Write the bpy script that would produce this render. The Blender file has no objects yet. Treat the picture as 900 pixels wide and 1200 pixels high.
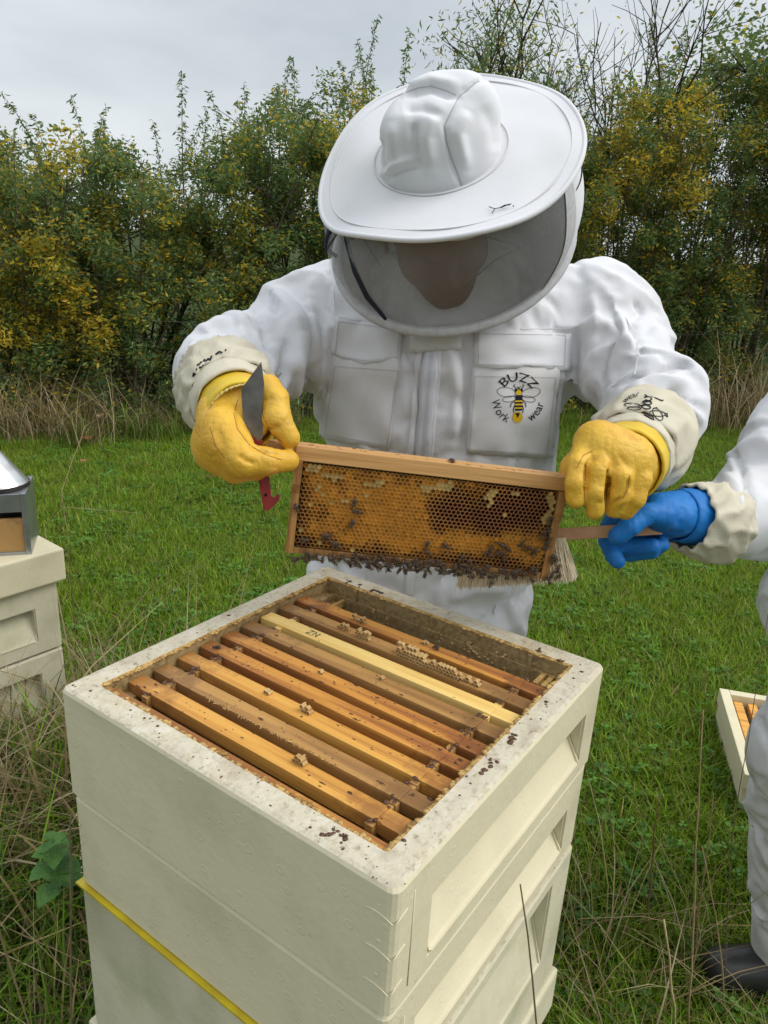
import bpy, bmesh, math, random
import numpy as np
from mathutils import Vector, Matrix
from mathutils.bvhtree import BVHTree
random.seed(7)
RNG = np.random.default_rng(7)
SC = bpy.context.scene
COL = SC.collection

# ---------------------------------------------------------------- camera
PITCH, YAW, ROLL, FPX = 0.33881514, -0.00163519, 0.05600804, 901.0
CAM = np.array([-0.0286, -0.5168, 1.4994])
_f = np.array([math.sin(YAW)*math.cos(PITCH), math.cos(YAW)*math.cos(PITCH), -math.sin(PITCH)])
_r = np.array([math.cos(YAW), -math.sin(YAW), 0.0]); _u = np.cross(_r, _f)
CR = math.cos(ROLL)*_r + math.sin(ROLL)*_u
CU = -math.sin(ROLL)*_r + math.cos(ROLL)*_u
CF = _f
def at(u, v, d):
    """world point that the 900x1200 photograph shows at (u, v), d metres ahead"""
    return CAM + d*(CF + CR*((u-450)/FPX) - CU*((v-600)/FPX))
def ground_at(u, v, z=0.0):
    q = CF + CR*((u-450)/FPX) - CU*((v-600)/FPX)
    return CAM + q*((z-CAM[2])/q[2])
def px(P):
    d = P-CAM; z = d@CF
    return 450+FPX*(d@CR)/z, 600-FPX*(d@CU)/z, z
cd = bpy.data.cameras.new('camera'); cam = bpy.data.objects.new('camera', cd); COL.objects.link(cam)
cd.sensor_fit = 'VERTICAL'; cd.sensor_height = 36.0; cd.lens = FPX/1200*36.0
cd.clip_start = 0.02; cd.clip_end = 2000
M = Matrix.Identity(4)
for i in range(3):
    M[i][0], M[i][1], M[i][2], M[i][3] = CR[i], CU[i], -CF[i], CAM[i]
cam.matrix_world = M
SC.camera = cam

# ---------------------------------------------------------------- world, sun, exposure
SUN_EL, SUN_AZ = 46, 98          # azimuth clockwise from +y (north)
W = bpy.data.worlds.new('World'); SC.world = W; W.use_nodes = True
nt = W.node_tree; nt.nodes.clear()
def wn(t, **k):
    n = nt.nodes.new(t)
    for a, b in k.items(): setattr(n, a, b)
    return n
out = wn('ShaderNodeOutputWorld'); bg = wn('ShaderNodeBackground')
sky = wn('ShaderNodeTexSky'); sky.sky_type = 'NISHITA'; sky.sun_disc = False
sky.sun_elevation = math.radians(SUN_EL); sky.sun_rotation = math.radians(SUN_AZ)
tc = wn('ShaderNodeTexCoord'); sep = wn('ShaderNodeSeparateXYZ')
nt.links.new(tc.outputs['Generated'], sep.inputs[0])
# an overcast deck: grey cloud, brighter towards the zenith
el = wn('ShaderNodeMapRange'); el.inputs[1].default_value = -0.02; el.inputs[2].default_value = 0.9
el.inputs[3].default_value = 0.0; el.inputs[4].default_value = 1.0
nt.links.new(sep.outputs[2], el.inputs[0])
mp = wn('ShaderNodeMapping'); mp.inputs['Scale'].default_value = (1.6, 1.6, 4.5); mp.inputs['Location'].default_value = (0.3, 0.1, 0.45)
nt.links.new(tc.outputs['Generated'], mp.inputs[0])
cl = wn('ShaderNodeTexNoise'); cl.inputs['Scale'].default_value = 1.7; cl.inputs['Detail'].default_value = 5; cl.inputs['Roughness'].default_value = 0.5
nt.links.new(mp.outputs[0], cl.inputs['Vector'])
cr = wn('ShaderNodeValToRGB'); e = cr.color_ramp.elements
e[0].position = 0.32; e[0].color = (4.9, 5.35, 5.7, 1); e[1].position = 0.68; e[1].color = (7.2, 7.6, 7.75, 1)
nt.links.new(cl.outputs['Fac'], cr.inputs[0])
gr = wn('ShaderNodeMix', data_type='RGBA', blend_type='MULTIPLY'); gr.inputs[0].default_value = 1
rz = wn('ShaderNodeValToRGB'); e = rz.color_ramp.elements
e[0].position = 0.0; e[0].color = (1, 1, 1, 1); e[1].position = 1.0; e[1].color = (1.75, 1.75, 1.77, 1)
e2 = rz.color_ramp.elements.new(0.42); e2.color = (0.98, 0.98, 1.0, 1)
nt.links.new(el.outputs[0], rz.inputs[0]); nt.links.new(cr.outputs[0], gr.inputs[6]); nt.links.new(rz.outputs[0], gr.inputs[7])
mx = wn('ShaderNodeMix', data_type='RGBA'); mx.inputs[0].default_value = 0.93
nt.links.new(sky.outputs[0], mx.inputs[6]); nt.links.new(gr.outputs[2], mx.inputs[7])
nt.links.new(mx.outputs[2], bg.inputs[0]); bg.inputs[1].default_value = 0.08
nt.links.new(bg.outputs[0], out.inputs[0])
sd = bpy.data.lights.new('sun', 'SUN'); so = bpy.data.objects.new('sun', sd); COL.objects.link(so)
sd.energy = 1.5; sd.angle = math.radians(45); sd.color = (1.0, 0.97, 0.93)
_a, _e = math.radians(SUN_AZ), math.radians(SUN_EL)
sdir = Vector((math.sin(_a)*math.cos(_e), math.cos(_a)*math.cos(_e), math.sin(_e)))
so.rotation_euler = sdir.to_track_quat('Z', 'Y').to_euler()
so.location = (0, 0, 6)
SC.view_settings.view_transform = 'Standard'; SC.view_settings.look = 'None'
SC.view_settings.exposure = 0.58; SC.view_settings.gamma = 1.0
SC.cycles.max_bounces = 8; SC.cycles.transparent_max_bounces = 12

# ---------------------------------------------------------------- helpers
def link(o, parent=None):
    COL.objects.link(o)
    if parent is not None: o.parent = parent
    return o
def tag(o, label=None, cat=None, group=None, kind=None):
    if label: o['label'] = label
    if cat: o['category'] = cat
    if group: o['group'] = group
    if kind: o['kind'] = kind
    return o
def thing(name, label, cat, loc=(0, 0, 0), group=None, rot=None):
    o = bpy.data.objects.new(name, None); o.empty_display_size = 0.05
    COL.objects.link(o); o.location = loc
    if rot is not None: o.rotation_euler = rot
    return tag(o, label, cat, group)
def smooth(me, on=True):
    me.polygons.foreach_set('use_smooth', [on]*len(me.polygons))
def mesh_np(name, V, F, mat, parent=None, sm=True, local=None, uv=None):
    """V (n,3) world or local; F list/array of faces. parent given: V is in world, turned to the parent's space"""
    V = np.asarray(V, float)
    if parent is not None and local is None:
        Mi = np.array(parent_matrix(parent).inverted())
        V = V@Mi[:3, :3].T + Mi[:3, 3]
    me = bpy.data.meshes.new(name)
    if isinstance(F, np.ndarray):
        n = F.shape[1]
        me.vertices.add(len(V)); me.vertices.foreach_set('co', V.astype(np.float32).ravel())
        me.loops.add(F.size); me.loops.foreach_set('vertex_index', F.astype(np.int32).ravel())
        me.polygons.add(len(F)); me.polygons.foreach_set('loop_start', np.arange(0, F.size, n, dtype=np.int32))
        me.polygons.foreach_set('loop_total', np.full(len(F), n, dtype=np.int32))
        me.update(calc_edges=True); me.validate()
    else:
        me.from_pydata([tuple(v) for v in V], [], [tuple(int(i) for i in f) for f in F]); me.update()
    for m in (mat if isinstance(mat, (list, tuple)) else [mat]): me.materials.append(m)
    if sm: smooth(me)
    return link(bpy.data.objects.new(name, me), parent)
def parent_matrix(o):
    m = Matrix.LocRotScale(o.location, o.rotation_euler, o.scale)
    if o.rotation_mode == 'QUATERNION': m = Matrix.LocRotScale(o.location, o.rotation_quaternion, o.scale)
    return parent_matrix(o.parent) @ m if o.parent else m
def vcol(me, name, rgb):
    a = me.color_attributes.new(name, 'FLOAT_COLOR', 'POINT')
    c = np.ones((len(me.vertices), 4), np.float32); c[:, :3] = rgb
    a.data.foreach_set('color', c.ravel())

class MB:
    """collects plain shapes into one mesh"""
    def __init__(s): s.V = []; s.F = []; s.mi = []
    def add(s, V, F, m=0):
        b = len(s.V); s.V += [tuple(v) for v in V]; s.F += [tuple(b+i for i in f) for f in F]; s.mi += [m]*len(F)
    def box(s, c, size, ax=None, bev=0.0, m=0):
        c = np.array(c, float); h = np.array(size, float)/2
        A = np.eye(3) if ax is None else np.array(ax, float)
        if bev <= 0:
            vs = [c+(A.T@(h*np.array(k))) for k in [(-1,-1,-1),(1,-1,-1),(1,1,-1),(-1,1,-1),(-1,-1,1),(1,-1,1),(1,1,1),(-1,1,1)]]
            s.add(vs, [(0,3,2,1),(4,5,6,7),(0,1,5,4),(1,2,6,5),(2,3,7,6),(3,0,4,7)], m); return
        bm = bmesh.new(); bmesh.ops.create_cube(bm, size=1)
        for v in bm.verts: v.co = Vector((v.co.x*size[0], v.co.y*size[1], v.co.z*size[2]))
        bmesh.ops.bevel(bm, geom=list(bm.edges), offset=bev, segments=2, affect='EDGES', profile=0.6)
        bm.verts.index_update()
        vs = [c+A.T@np.array(v.co) for v in bm.verts]
        s.add(vs, [[v.index for v in f.verts] for f in bm.faces], m); bm.free()
    def tube(s, pts, rad, n=6, cap=True, m=0):
        pts = [np.array(p, float) for p in pts]; b = len(s.V)
        rad = [rad]*len(pts) if np.isscalar(rad) else rad
        T = [pts[min(i+1, len(pts)-1)]-pts[max(i-1, 0)] for i in range(len(pts))]
        ref = np.array([0.31, 0.12, 0.94])
        for p, t, r in zip(pts, T, rad):
            t = t/(np.linalg.norm(t)+1e-12); a = np.cross(t, ref)
            if np.linalg.norm(a) < 0.05: a = np.cross(t, [1, 0, 0])
            a /= np.linalg.norm(a); c = np.cross(t, a)
            for k in range(n):
                w = 2*math.pi*k/n; s.V.append(tuple(p+r*(math.cos(w)*a+math.sin(w)*c)))
        for i in range(len(pts)-1):
            for k in range(n):
                s.F.append((b+i*n+k, b+i*n+(k+1) % n, b+(i+1)*n+(k+1) % n, b+(i+1)*n+k)); s.mi.append(m)
        if cap:
            s.F.append(tuple(b+k for k in reversed(range(n)))); s.F.append(tuple(b+(len(pts)-1)*n+k for k in range(n))); s.mi += [m, m]
    def prism(s, poly, d, m=0):
        """poly: list of 3-D points, d: extrusion vector"""
        n = len(poly); P = [np.array(p, float) for p in poly]; Q = [p+np.array(d, float) for p in P]
        F = [tuple(reversed(range(n))), tuple(range(n, 2*n))]+[(i, (i+1) % n, n+(i+1) % n, n+i) for i in range(n)]
        s.add(P+Q, F, m)
    def build(s, name, mat, parent=None, sm=False, local=None):
        o = mesh_np(name, np.array(s.V), s.F, mat, parent, sm, local)
        if any(s.mi): o.data.polygons.foreach_set('material_index', s.mi)
        return o

# numpy value noise
_T = np.random.default_rng(3).random((32, 32, 32))
def noise(p):
    p = np.asarray(p, float); i = np.floor(p).astype(int); f = p-i; f = f*f*(3-2*f); i0 = i & 31; i1 = (i+1) & 31
    x0, y0, z0 = i0.T; x1, y1, z1 = i1.T; fx, fy, fz = f.T
    a = _T[x0,y0,z0]*(1-fx)+_T[x1,y0,z0]*fx; b = _T[x0,y1,z0]*(1-fx)+_T[x1,y1,z0]*fx
    c = _T[x0,y0,z1]*(1-fx)+_T[x1,y0,z1]*fx; d = _T[x0,y1,z1]*(1-fx)+_T[x1,y1,z1]*fx
    return ((a*(1-fy)+b*fy)*(1-fz)+(c*(1-fy)+d*fy)*fz)*2-1
def fbm(p, o=3):
    p = np.asarray(p, float); s = 0; a = 1
    for k in range(o): s = s+a*noise(p+17.3*k); p = p*2.03; a *= 0.5
    return s
_J = np.random.default_rng(9).random((32, 32, 32, 3))
def crease(p):
    """crumple: gap between the two nearest of scattered points, 0 on the crease lines"""
    p = np.asarray(p, float); i = np.floor(p).astype(int); f1 = np.full(len(p), 9.); f2 = f1.copy(); hh = np.zeros(len(p))
    for dx in (-1, 0, 1):
        for dy in (-1, 0, 1):
            for dz in (-1, 0, 1):
                c = i+[dx, dy, dz]; j = _J[c[:, 0] & 31, c[:, 1] & 31, c[:, 2] & 31]; d = np.sqrt(((c+j-p)**2).sum(1)); near = d < f1
                f2 = np.where(near, f1, np.minimum(f2, d)); hh = np.where(near, j[:, 0], hh); f1 = np.where(near, d, f1)
    return f2-f1, hh
def ridge(p, sharp=2.0):
    return (1-np.abs(noise(p)))**sharp

# ---- signed distance modelling, meshed by surface nets
class SDF:
    def __init__(s, lo, hi, h):
        s.lo = np.array(lo, float); s.h = h
        s.n = np.ceil((np.array(hi)-s.lo)/h).astype(int)+1
        s.D = np.full(s.n, 0.2, np.float32)
        s.ax = [s.lo[i]+h*np.arange(s.n[i]) for i in range(3)]
    def cap(s, a, b, ra, rb, k=0.01, flat=None, ff=1.0, mode='add'):
        """tapered capsule, optionally flattened by ff along direction flat"""
        a = np.array(a, float); b = np.array(b, float); R = max(ra, rb)*max(1.0, ff)+k*2+0.02
        lo = np.minimum(a, b)-R; hi = np.maximum(a, b)+R
        i0 = np.clip(np.floor((lo-s.lo)/s.h).astype(int), 0, s.n); i1 = np.clip(np.ceil((hi-s.lo)/s.h).astype(int)+1, 0, s.n)
        if np.any(i1 <= i0): return
        X, Y, Z = np.meshgrid(*[s.ax[i][i0[i]:i1[i]] for i in range(3)], indexing='ij')
        P = np.stack([X, Y, Z], -1).astype(np.float32); q = P-a.astype(np.float32); ba = (b-a)
        if flat is not None:
            n = np.array(flat, float); n /= np.linalg.norm(n)
            def st(w): return w+(w@n)[..., None]*n*(1/ff-1)
            q = st(q); ba = st(ba[None])[0]
        L = float(ba@ba)+1e-12
        t = np.clip((q@ba)/L, 0, 1)
        d = np.linalg.norm(q-t[..., None]*ba, axis=-1)-(ra+(rb-ra)*t)
        if flat is not None and ff < 1: d = d*(0.5+0.5*ff)
        sl = tuple(slice(i0[i], i1[i]) for i in range(3)); D = s.D[sl]
        if mode == 'add':
            h = np.clip(0.5+0.5*(D-d)/k, 0, 1); s.D[sl] = D*(1-h)+d*h-k*h*(1-h)
        else:
            d = -d; h = np.clip(0.5-0.5*(D-d)/k, 0, 1); s.D[sl] = D*(1-h)+d*h+k*h*(1-h)
    def chain(s, pts, rad, k=0.006, kj=0.0022, **kw):
        for i in range(len(pts)-1): s.cap(pts[i], pts[i+1], rad[i], rad[i+1], k if i == 0 else kj, **kw)
    def mesh(s):
        D = s.D; S = D < 0; nx, ny, nz = D.shape
        c = [S[dx:nx-1+dx, dy:ny-1+dy, dz:nz-1+dz] for dx in (0, 1) for dy in (0, 1) for dz in (0, 1)]
        cnt = sum(x.astype(np.int8) for x in c); act = (cnt > 0) & (cnt < 8)
        idx = np.full(act.shape, -1, np.int64); I = np.argwhere(act); idx[act] = np.arange(len(I))
        offs = np.array([(dx, dy, dz) for dx in (0, 1) for dy in (0, 1) for dz in (0, 1)])
        vals = np.stack([D[I[:, 0]+o[0], I[:, 1]+o[1], I[:, 2]+o[2]] for o in offs], 1)
        P = np.zeros((len(I), 3)); N = np.zeros(len(I))
        for a in range(8):
            for b in range(a+1, 8):
                df = offs[b]-offs[a]
                if np.abs(df).sum() != 1: continue
                va, vb = vals[:, a], vals[:, b]; m = (va < 0) != (vb < 0)
                t = np.where(m, va/(va-vb+1e-20), 0)
                P += np.where(m[:, None], offs[a]+t[:, None]*df, 0); N += m
        V = s.lo+s.h*(I+P/N[:, None])
        F = []
        for ax in range(3):
            o1, o2 = [(1, 2), (2, 0), (0, 1)][ax]
            sl0 = [slice(None)]*3; sl1 = [slice(None)]*3; sl0[ax] = slice(0, -1); sl1[ax] = slice(1, None)
            A = S[tuple(sl0)]; B = S[tuple(sl1)]
            E = np.argwhere(A != B); ok = (E[:, o1] > 0) & (E[:, o2] > 0) & (E[:, o1] < D.shape[o1]-1) & (E[:, o2] < D.shape[o2]-1); E = E[ok]
            fl = A[tuple(E.T)]
            def g(d1, d2):
                e = E.copy(); e[:, o1] -= d1; e[:, o2] -= d2; return idx[tuple(e.T)]
            q = np.stack([g(1, 1), g(0, 1), g(0, 0), g(1, 0)], 1)
            q[~fl] = q[~fl][:, ::-1]; F.append(q)
        return V, np.concatenate(F)
def vnormals(V, F):
    N = np.zeros_like(V); a = np.cross(V[F[:, 2]]-V[F[:, 0]], V[F[:, 3]]-V[F[:, 1]])
    for k in range(4): np.add.at(N, F[:, k], a)
    return N/(np.linalg.norm(N, axis=1)[:, None]+1e-12)
def relax(V, F, it=1, lam=0.5):
    for _ in range(it):
        S = np.zeros_like(V); n = np.zeros(len(V))
        for k in range(4):
            for j in (1, 3): np.add.at(S, F[:, k], V[F[:, (k+j) % 4]]); np.add.at(n, F[:, k], 1)
        V = V+lam*(S/n[:, None]-V)
    return V
def polydist(U, Vv, pl):
    """distance in px from (U,Vv) to polyline, and the position along it 0..1"""
    best = np.full(len(U), 1e9); tt = np.zeros(len(U)); n = len(pl)-1
    for i in range(n):
        a = np.array(pl[i], float); b = np.array(pl[i+1], float); d = b-a
        t = np.clip(((U-a[0])*d[0]+(Vv-a[1])*d[1])/(d@d), 0, 1)
        q = np.hypot(U-a[0]-t*d[0], Vv-a[1]-t*d[1]); m = q < best
        best[m] = q[m]; tt[m] = (i+t[m])/n
    return best, tt
def folds(V, N, lst):
    """creases and rolls of cloth: (polyline in px, height in m, half width in px)"""
    u, v, z = px(V); face = (N@CF) < 0.25; D = np.zeros(len(V))
    for pl, hgt, w in lst:
        d, t = polydist(u, v, pl); D += np.where(face, hgt*np.exp(-(d/w)**2)*np.clip(np.sin(math.pi*np.clip(t, 0.04, 0.96))*1.6, 0, 1), 0)
    return V+N*D[:, None]

# ---------------------------------------------------------------- materials
def mat(name, base, rough=0.8, spec=0.3, dark=None, scale=8.0, lo=0.35, hi=0.7, bump=0.0, bscale=60.0, detail=4, coord='Object', stretch=None,
        extra=None, sheen=0.0, trans=0.0, coat=0.0, metal=0.0, bump_d=0.01, sss=0.0, rand=0.0):
    m = bpy.data.materials.new(name); m.use_nodes = True; t = m.node_tree; b = t.nodes['Principled BSDF']
    b.inputs['Roughness'].default_value = rough; b.inputs['Specular IOR Level'].default_value = spec
    b.inputs['Metallic'].default_value = metal; b.inputs['Coat Weight'].default_value = coat
    if sheen: b.inputs['Sheen Weight'].default_value = sheen
    if sss: b.inputs['Subsurface Weight'].default_value = sss; b.inputs['Subsurface Radius'].default_value = (0.01, 0.006, 0.003); b.inputs['Subsurface Scale'].default_value = 0.3
    tcn = t.nodes.new('ShaderNodeTexCoord'); vec = tcn.outputs[coord]
    if stretch:
        mpn = t.nodes.new('ShaderNodeMapping'); mpn.inputs['Scale'].default_value = stretch; t.links.new(vec, mpn.inputs[0]); vec = mpn.outputs[0]
    col = t.nodes.new('ShaderNodeRGB'); col.outputs[0].default_value = (*base, 1); cur = col.outputs[0]
    layers = ([(dark, scale, lo, hi, 1.0)] if dark else [])+(extra or [])
    for c, s_, l_, h_, amt in layers:
        n = t.nodes.new('ShaderNodeTexNoise'); n.inputs['Scale'].default_value = s_; n.inputs['Detail'].default_value = detail; n.inputs['Roughness'].default_value = 0.6
        t.links.new(vec, n.inputs['Vector'])
        r = t.nodes.new('ShaderNodeMapRange'); r.inputs[1].default_value = l_; r.inputs[2].default_value = h_; r.inputs[4].default_value = amt
        t.links.new(n.outputs['Fac'], r.inputs[0])
        x = t.nodes.new('ShaderNodeMix'); x.data_type = 'RGBA'; t.links.new(r.outputs[0], x.inputs[0]); t.links.new(cur, x.inputs[6]); x.inputs[7].default_value = (*c, 1); cur = x.outputs[2]
    if rand:
        oi = t.nodes.new('ShaderNodeObjectInfo'); hs = t.nodes.new('ShaderNodeHueSaturation'); mr = t.nodes.new('ShaderNodeMapRange')
        mr.inputs[3].default_value = 1-rand; mr.inputs[4].default_value = 1+rand; t.links.new(oi.outputs['Random'], mr.inputs[0]); t.links.new(mr.outputs[0], hs.inputs['Value']); t.links.new(cur, hs.inputs['Color']); cur = hs.outputs[0]
    t.links.new(cur, b.inputs['Base Color'])
    if bump:
        n = t.nodes.new('ShaderNodeTexNoise'); n.inputs['Scale'].default_value = bscale; n.inputs['Detail'].default_value = 5
        t.links.new(vec, n.inputs['Vector'])
        bp = t.nodes.new('ShaderNodeBump'); bp.inputs['Strength'].default_value = bump; bp.inputs['Distance'].default_value = bump_d
        t.links.new(n.outputs['Fac'], bp.inputs['Height']); t.links.new(bp.outputs[0], b.inputs['Normal'])
    return m
def attr_mat(name, attr='Col', rough=0.6, spec=0.3, trans=0.0, rand=0.0, coat=0.0, bump=0, bscale=200):
    m = bpy.data.materials.new(name); m.use_nodes = True; t = m.node_tree; b = t.nodes['Principled BSDF']
    b.inputs['Roughness'].default_value = rough; b.inputs['Specular IOR Level'].default_value = spec; b.inputs['Coat Weight'].default_value = coat
    a = t.nodes.new('ShaderNodeAttribute'); a.attribute_name = attr; cur = a.outputs['Color']
    if rand:
        oi = t.nodes.new('ShaderNodeObjectInfo'); hs = t.nodes.new('ShaderNodeHueSaturation'); mr = t.nodes.new('ShaderNodeMapRange')
        mr.inputs[3].default_value = 1-rand; mr.inputs[4].default_value = 1+rand; t.links.new(oi.outputs['Random'], mr.inputs[0]); t.links.new(mr.outputs[0], hs.inputs['Value']); t.links.new(cur, hs.inputs['Color']); cur = hs.outputs[0]
    t.links.new(cur, b.inputs['Base Color'])
    if trans:
        o = t.nodes['Material Output']; tr = t.nodes.new('ShaderNodeBsdfTranslucent'); ms = t.nodes.new('ShaderNodeMixShader'); ms.inputs[0].default_value = trans
        t.links.new(cur, tr.inputs['Color']); t.links.new(b.outputs[0], ms.inputs[1]); t.links.new(tr.outputs[0], ms.inputs[2]); t.links.new(ms.outputs[0], o.inputs['Surface'])
    if bump:
        n = t.nodes.new('ShaderNodeTexNoise'); n.inputs['Scale'].default_value = bscale
        bp = t.nodes.new('ShaderNodeBump'); bp.inputs['Strength'].default_value = bump; bp.inputs['Distance'].default_value = 0.003
        t.links.new(n.outputs['Fac'], bp.inputs['Height']); t.links.new(bp.outputs[0], b.inputs['Normal'])
    return m
# ================================================================ main hive
HA = math.radians(55.4)
HE1 = np.array([math.cos(HA), math.sin(HA), 0]); HE2 = np.array([-math.sin(HA), math.cos(HA), 0])
def hw(x, y, z): return HE1*x+HE2*y+np.array([0, 0, z])

def poly_paint(name, base, dirt, moss=None):
    """painted expanded polystyrene: little ring marks of the beads, scuffs and grime"""
    m = mat(name, base, 0.62, 0.3, dark=dirt, scale=3.2, lo=0.52, hi=0.95, bump=0.0,
            extra=[((0.16, 0.13, 0.08), 34.0, 0.70, 0.80, 0.75), (tuple(c*0.84 for c in base), 14.0, 0.5, 0.75, 0.55), (tuple(c*0.72 for c in dirt), 1.7, 0.55, 0.8, 0.55), ((0.20, 0.17, 0.11), 90.0, 0.70, 0.76, 0.5)]+([(moss, 9.0, 0.5, 0.75, 0.55)] if moss else []))
    t = m.node_tree; b = t.nodes['Principled BSDF']; tcn = t.nodes.new('ShaderNodeTexCoord')
    vo = t.nodes.new('ShaderNodeTexVoronoi'); vo.inputs['Scale'].default_value = 42; vo.inputs['Randomness'].default_value = 0.75
    t.links.new(tcn.outputs['Object'], vo.inputs['Vector'])
    cr = t.nodes.new('ShaderNodeValToRGB'); e = cr.color_ramp.elements
    e[0].position = 0.10; e[0].color = (0.5, 0.5, 0.5, 1); e[1].position = 0.34; e[1].color = (0.5, 0.5, 0.5, 1)
    for p, c in ((0.15, 0.6), (0.2, 1.0), (0.25, 0.55), (0.29, 0.4)): q = e.new(p); q.color = (c, c, c, 1)
    t.links.new(vo.outputs['Distance'], cr.inputs[0])
    wn2 = t.nodes.new('ShaderNodeTexNoise'); wn2.inputs['Scale'].default_value = 7; t.links.new(tcn.outputs['Object'], wn2.inputs['Vector'])
    st = t.nodes.new('ShaderNodeMapRange'); st.inputs[1].default_value = 0.32; st.inputs[2].default_value = 0.52; t.links.new(wn2.outputs['Fac'], st.inputs[0])
    mx_ = t.nodes.new('ShaderNodeMix'); mx_.data_type = 'RGBA'; mx_.inputs[6].default_value = (0.5, 0.5, 0.5, 1); t.links.new(st.outputs[0], mx_.inputs[0]); t.links.new(cr.outputs[0], mx_.inputs[7])
    b1 = t.nodes.new('ShaderNodeBump'); b1.inputs['Strength'].default_value = 0.26; b1.inputs['Distance'].default_value = 0.0022; t.links.new(mx_.outputs[2], b1.inputs['Height'])
    ns = t.nodes.new('ShaderNodeTexNoise'); ns.inputs['Scale'].default_value = 90; ns.inputs['Detail'].default_value = 4; t.links.new(tcn.outputs['Object'], ns.inputs['Vector'])
    b2 = t.nodes.new('ShaderNodeBump'); b2.inputs['Strength'].default_value = 0.16; b2.inputs['Distance'].default_value = 0.004
    t.links.new(ns.outputs['Fac'], b2.inputs['Height']); t.links.new(b1.outputs[0], b2.inputs['Normal']); t.links.new(b2.outputs[0], b.inputs['Normal'])
    return m
M_cream = poly_paint('cream_painted_polystyrene', (0.68, 0.61, 0.42), (0.48, 0.43, 0.29))
M_cream_low = poly_paint('weathered_cream_paint', (0.62, 0.57, 0.41), (0.43, 0.40, 0.28), moss=(0.33, 0.34, 0.17))
M_rim = mat('worn_bare_rim', (0.55, 0.495, 0.375), 0.85, 0.2, dark=(0.36, 0.31, 0.22), scale=150, lo=0.50, hi=0.74, bump=0.5, bscale=160, bump_d=0.003,
            extra=[((0.50, 0.40, 0.22), 7.0, 0.55, 0.72, 0.55), ((0.05, 0.035, 0.025), 26.0, 0.69, 0.74, 0.9), ((0.36, 0.30, 0.22), 22.0, 0.52, 0.68, 0.6), ((0.66, 0.62, 0.52), 40.0, 0.50, 0.70, 0.6), ((0.22, 0.15, 0.08), 75.0, 0.62, 0.72, 0.6)])
M_inner = mat('wax_coated_inner_wall', (0.37, 0.26, 0.115), 0.75, 0.3, dark=(0.22, 0.14, 0.055), scale=120, lo=0.4, hi=0.65, bump=0.6, bscale=180, bump_d=0.003,
              extra=[((0.38, 0.28, 0.13), 8.0, 0.5, 0.7, 0.5), ((0.10, 0.05, 0.02), 14.0, 0.62, 0.75, 0.6)])
M_propolis = mat('propolis', (0.13, 0.055, 0.025), 0.4, 0.45, dark=(0.05, 0.025, 0.014), scale=50, bump=0.5, bscale=120, bump_d=0.003)
M_edge = mat('ochre_wax_edge', (0.56, 0.37, 0.13), 0.7, 0.3, dark=(0.30, 0.16, 0.05), scale=70, lo=0.42, hi=0.65, bump=0.7, bscale=150, bump_d=0.004,
             extra=[((0.10, 0.045, 0.02), 24.0, 0.62, 0.7, 0.8)])
def end_stain(m, c):
    """propolis staining where the bars meet the side bars and the ledge, plus blotches along the bar"""
    t = m.node_tree; b = t.nodes['Principled BSDF']; cur = b.inputs['Base Color'].links[0].from_socket
    tcn = t.nodes.new('ShaderNodeTexCoord'); sp = t.nodes.new('ShaderNodeSeparateXYZ'); t.links.new(tcn.outputs['Object'], sp.inputs[0])
    ab = t.nodes.new('ShaderNodeMath'); ab.operation = 'ABSOLUTE'; t.links.new(sp.outputs[1], ab.inputs[0])
    mr = t.nodes.new('ShaderNodeMapRange'); mr.inputs[1].default_value = .10; mr.inputs[2].default_value = .20; mr.inputs[3].default_value = -.13; mr.inputs[4].default_value = .22; t.links.new(ab.outputs[0], mr.inputs[0])
    oi = t.nodes.new('ShaderNodeObjectInfo'); ad0 = t.nodes.new('ShaderNodeVectorMath'); ad0.operation = 'ADD'; sc = t.nodes.new('ShaderNodeVectorMath'); sc.operation = 'SCALE'; sc.inputs[0].default_value = (7, 5, 3); t.links.new(oi.outputs['Random'], sc.inputs['Scale']); t.links.new(tcn.outputs['Object'], ad0.inputs[0]); t.links.new(sc.outputs[0], ad0.inputs[1])
    n = t.nodes.new('ShaderNodeTexNoise'); n.inputs['Scale'].default_value = 26; n.inputs['Detail'].default_value = 6; n.inputs['Roughness'].default_value = .65; t.links.new(ad0.outputs[0], n.inputs['Vector'])
    ad = t.nodes.new('ShaderNodeMath'); t.links.new(mr.outputs[0], ad.inputs[0]); t.links.new(n.outputs['Fac'], ad.inputs[1])
    r2_ = t.nodes.new('ShaderNodeMapRange'); r2_.inputs[1].default_value = .50; r2_.inputs[2].default_value = .68; r2_.inputs[4].default_value = .72; t.links.new(ad.outputs[0], r2_.inputs[0])
    x = t.nodes.new('ShaderNodeMix'); x.data_type = 'RGBA'; t.links.new(r2_.outputs[0], x.inputs[0]); t.links.new(cur, x.inputs[6]); x.inputs[7].default_value = (c[0]*.85, c[1]*.85, c[2]*.75, 1); t.links.new(x.outputs[2], b.inputs['Base Color'])
def wood(name, base, grain, stain, amt=0.5, stretch=(30, 1.0, 30), s=4.0, lo=0.55, hi=0.68, ends=False):
    m_ = mat(name, base, 0.45, 0.4, dark=grain, scale=s, lo=0.38, hi=0.66, bump=0.25, bscale=9, stretch=stretch, rand=0.09, bump_d=0.002,
               extra=[(stain, 1.6, lo, hi, amt), (tuple(c*0.35 for c in stain), 5.0, 0.68, 0.74, 0.85)])
    if ends: end_stain(m_, stain)
    return m_
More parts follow.
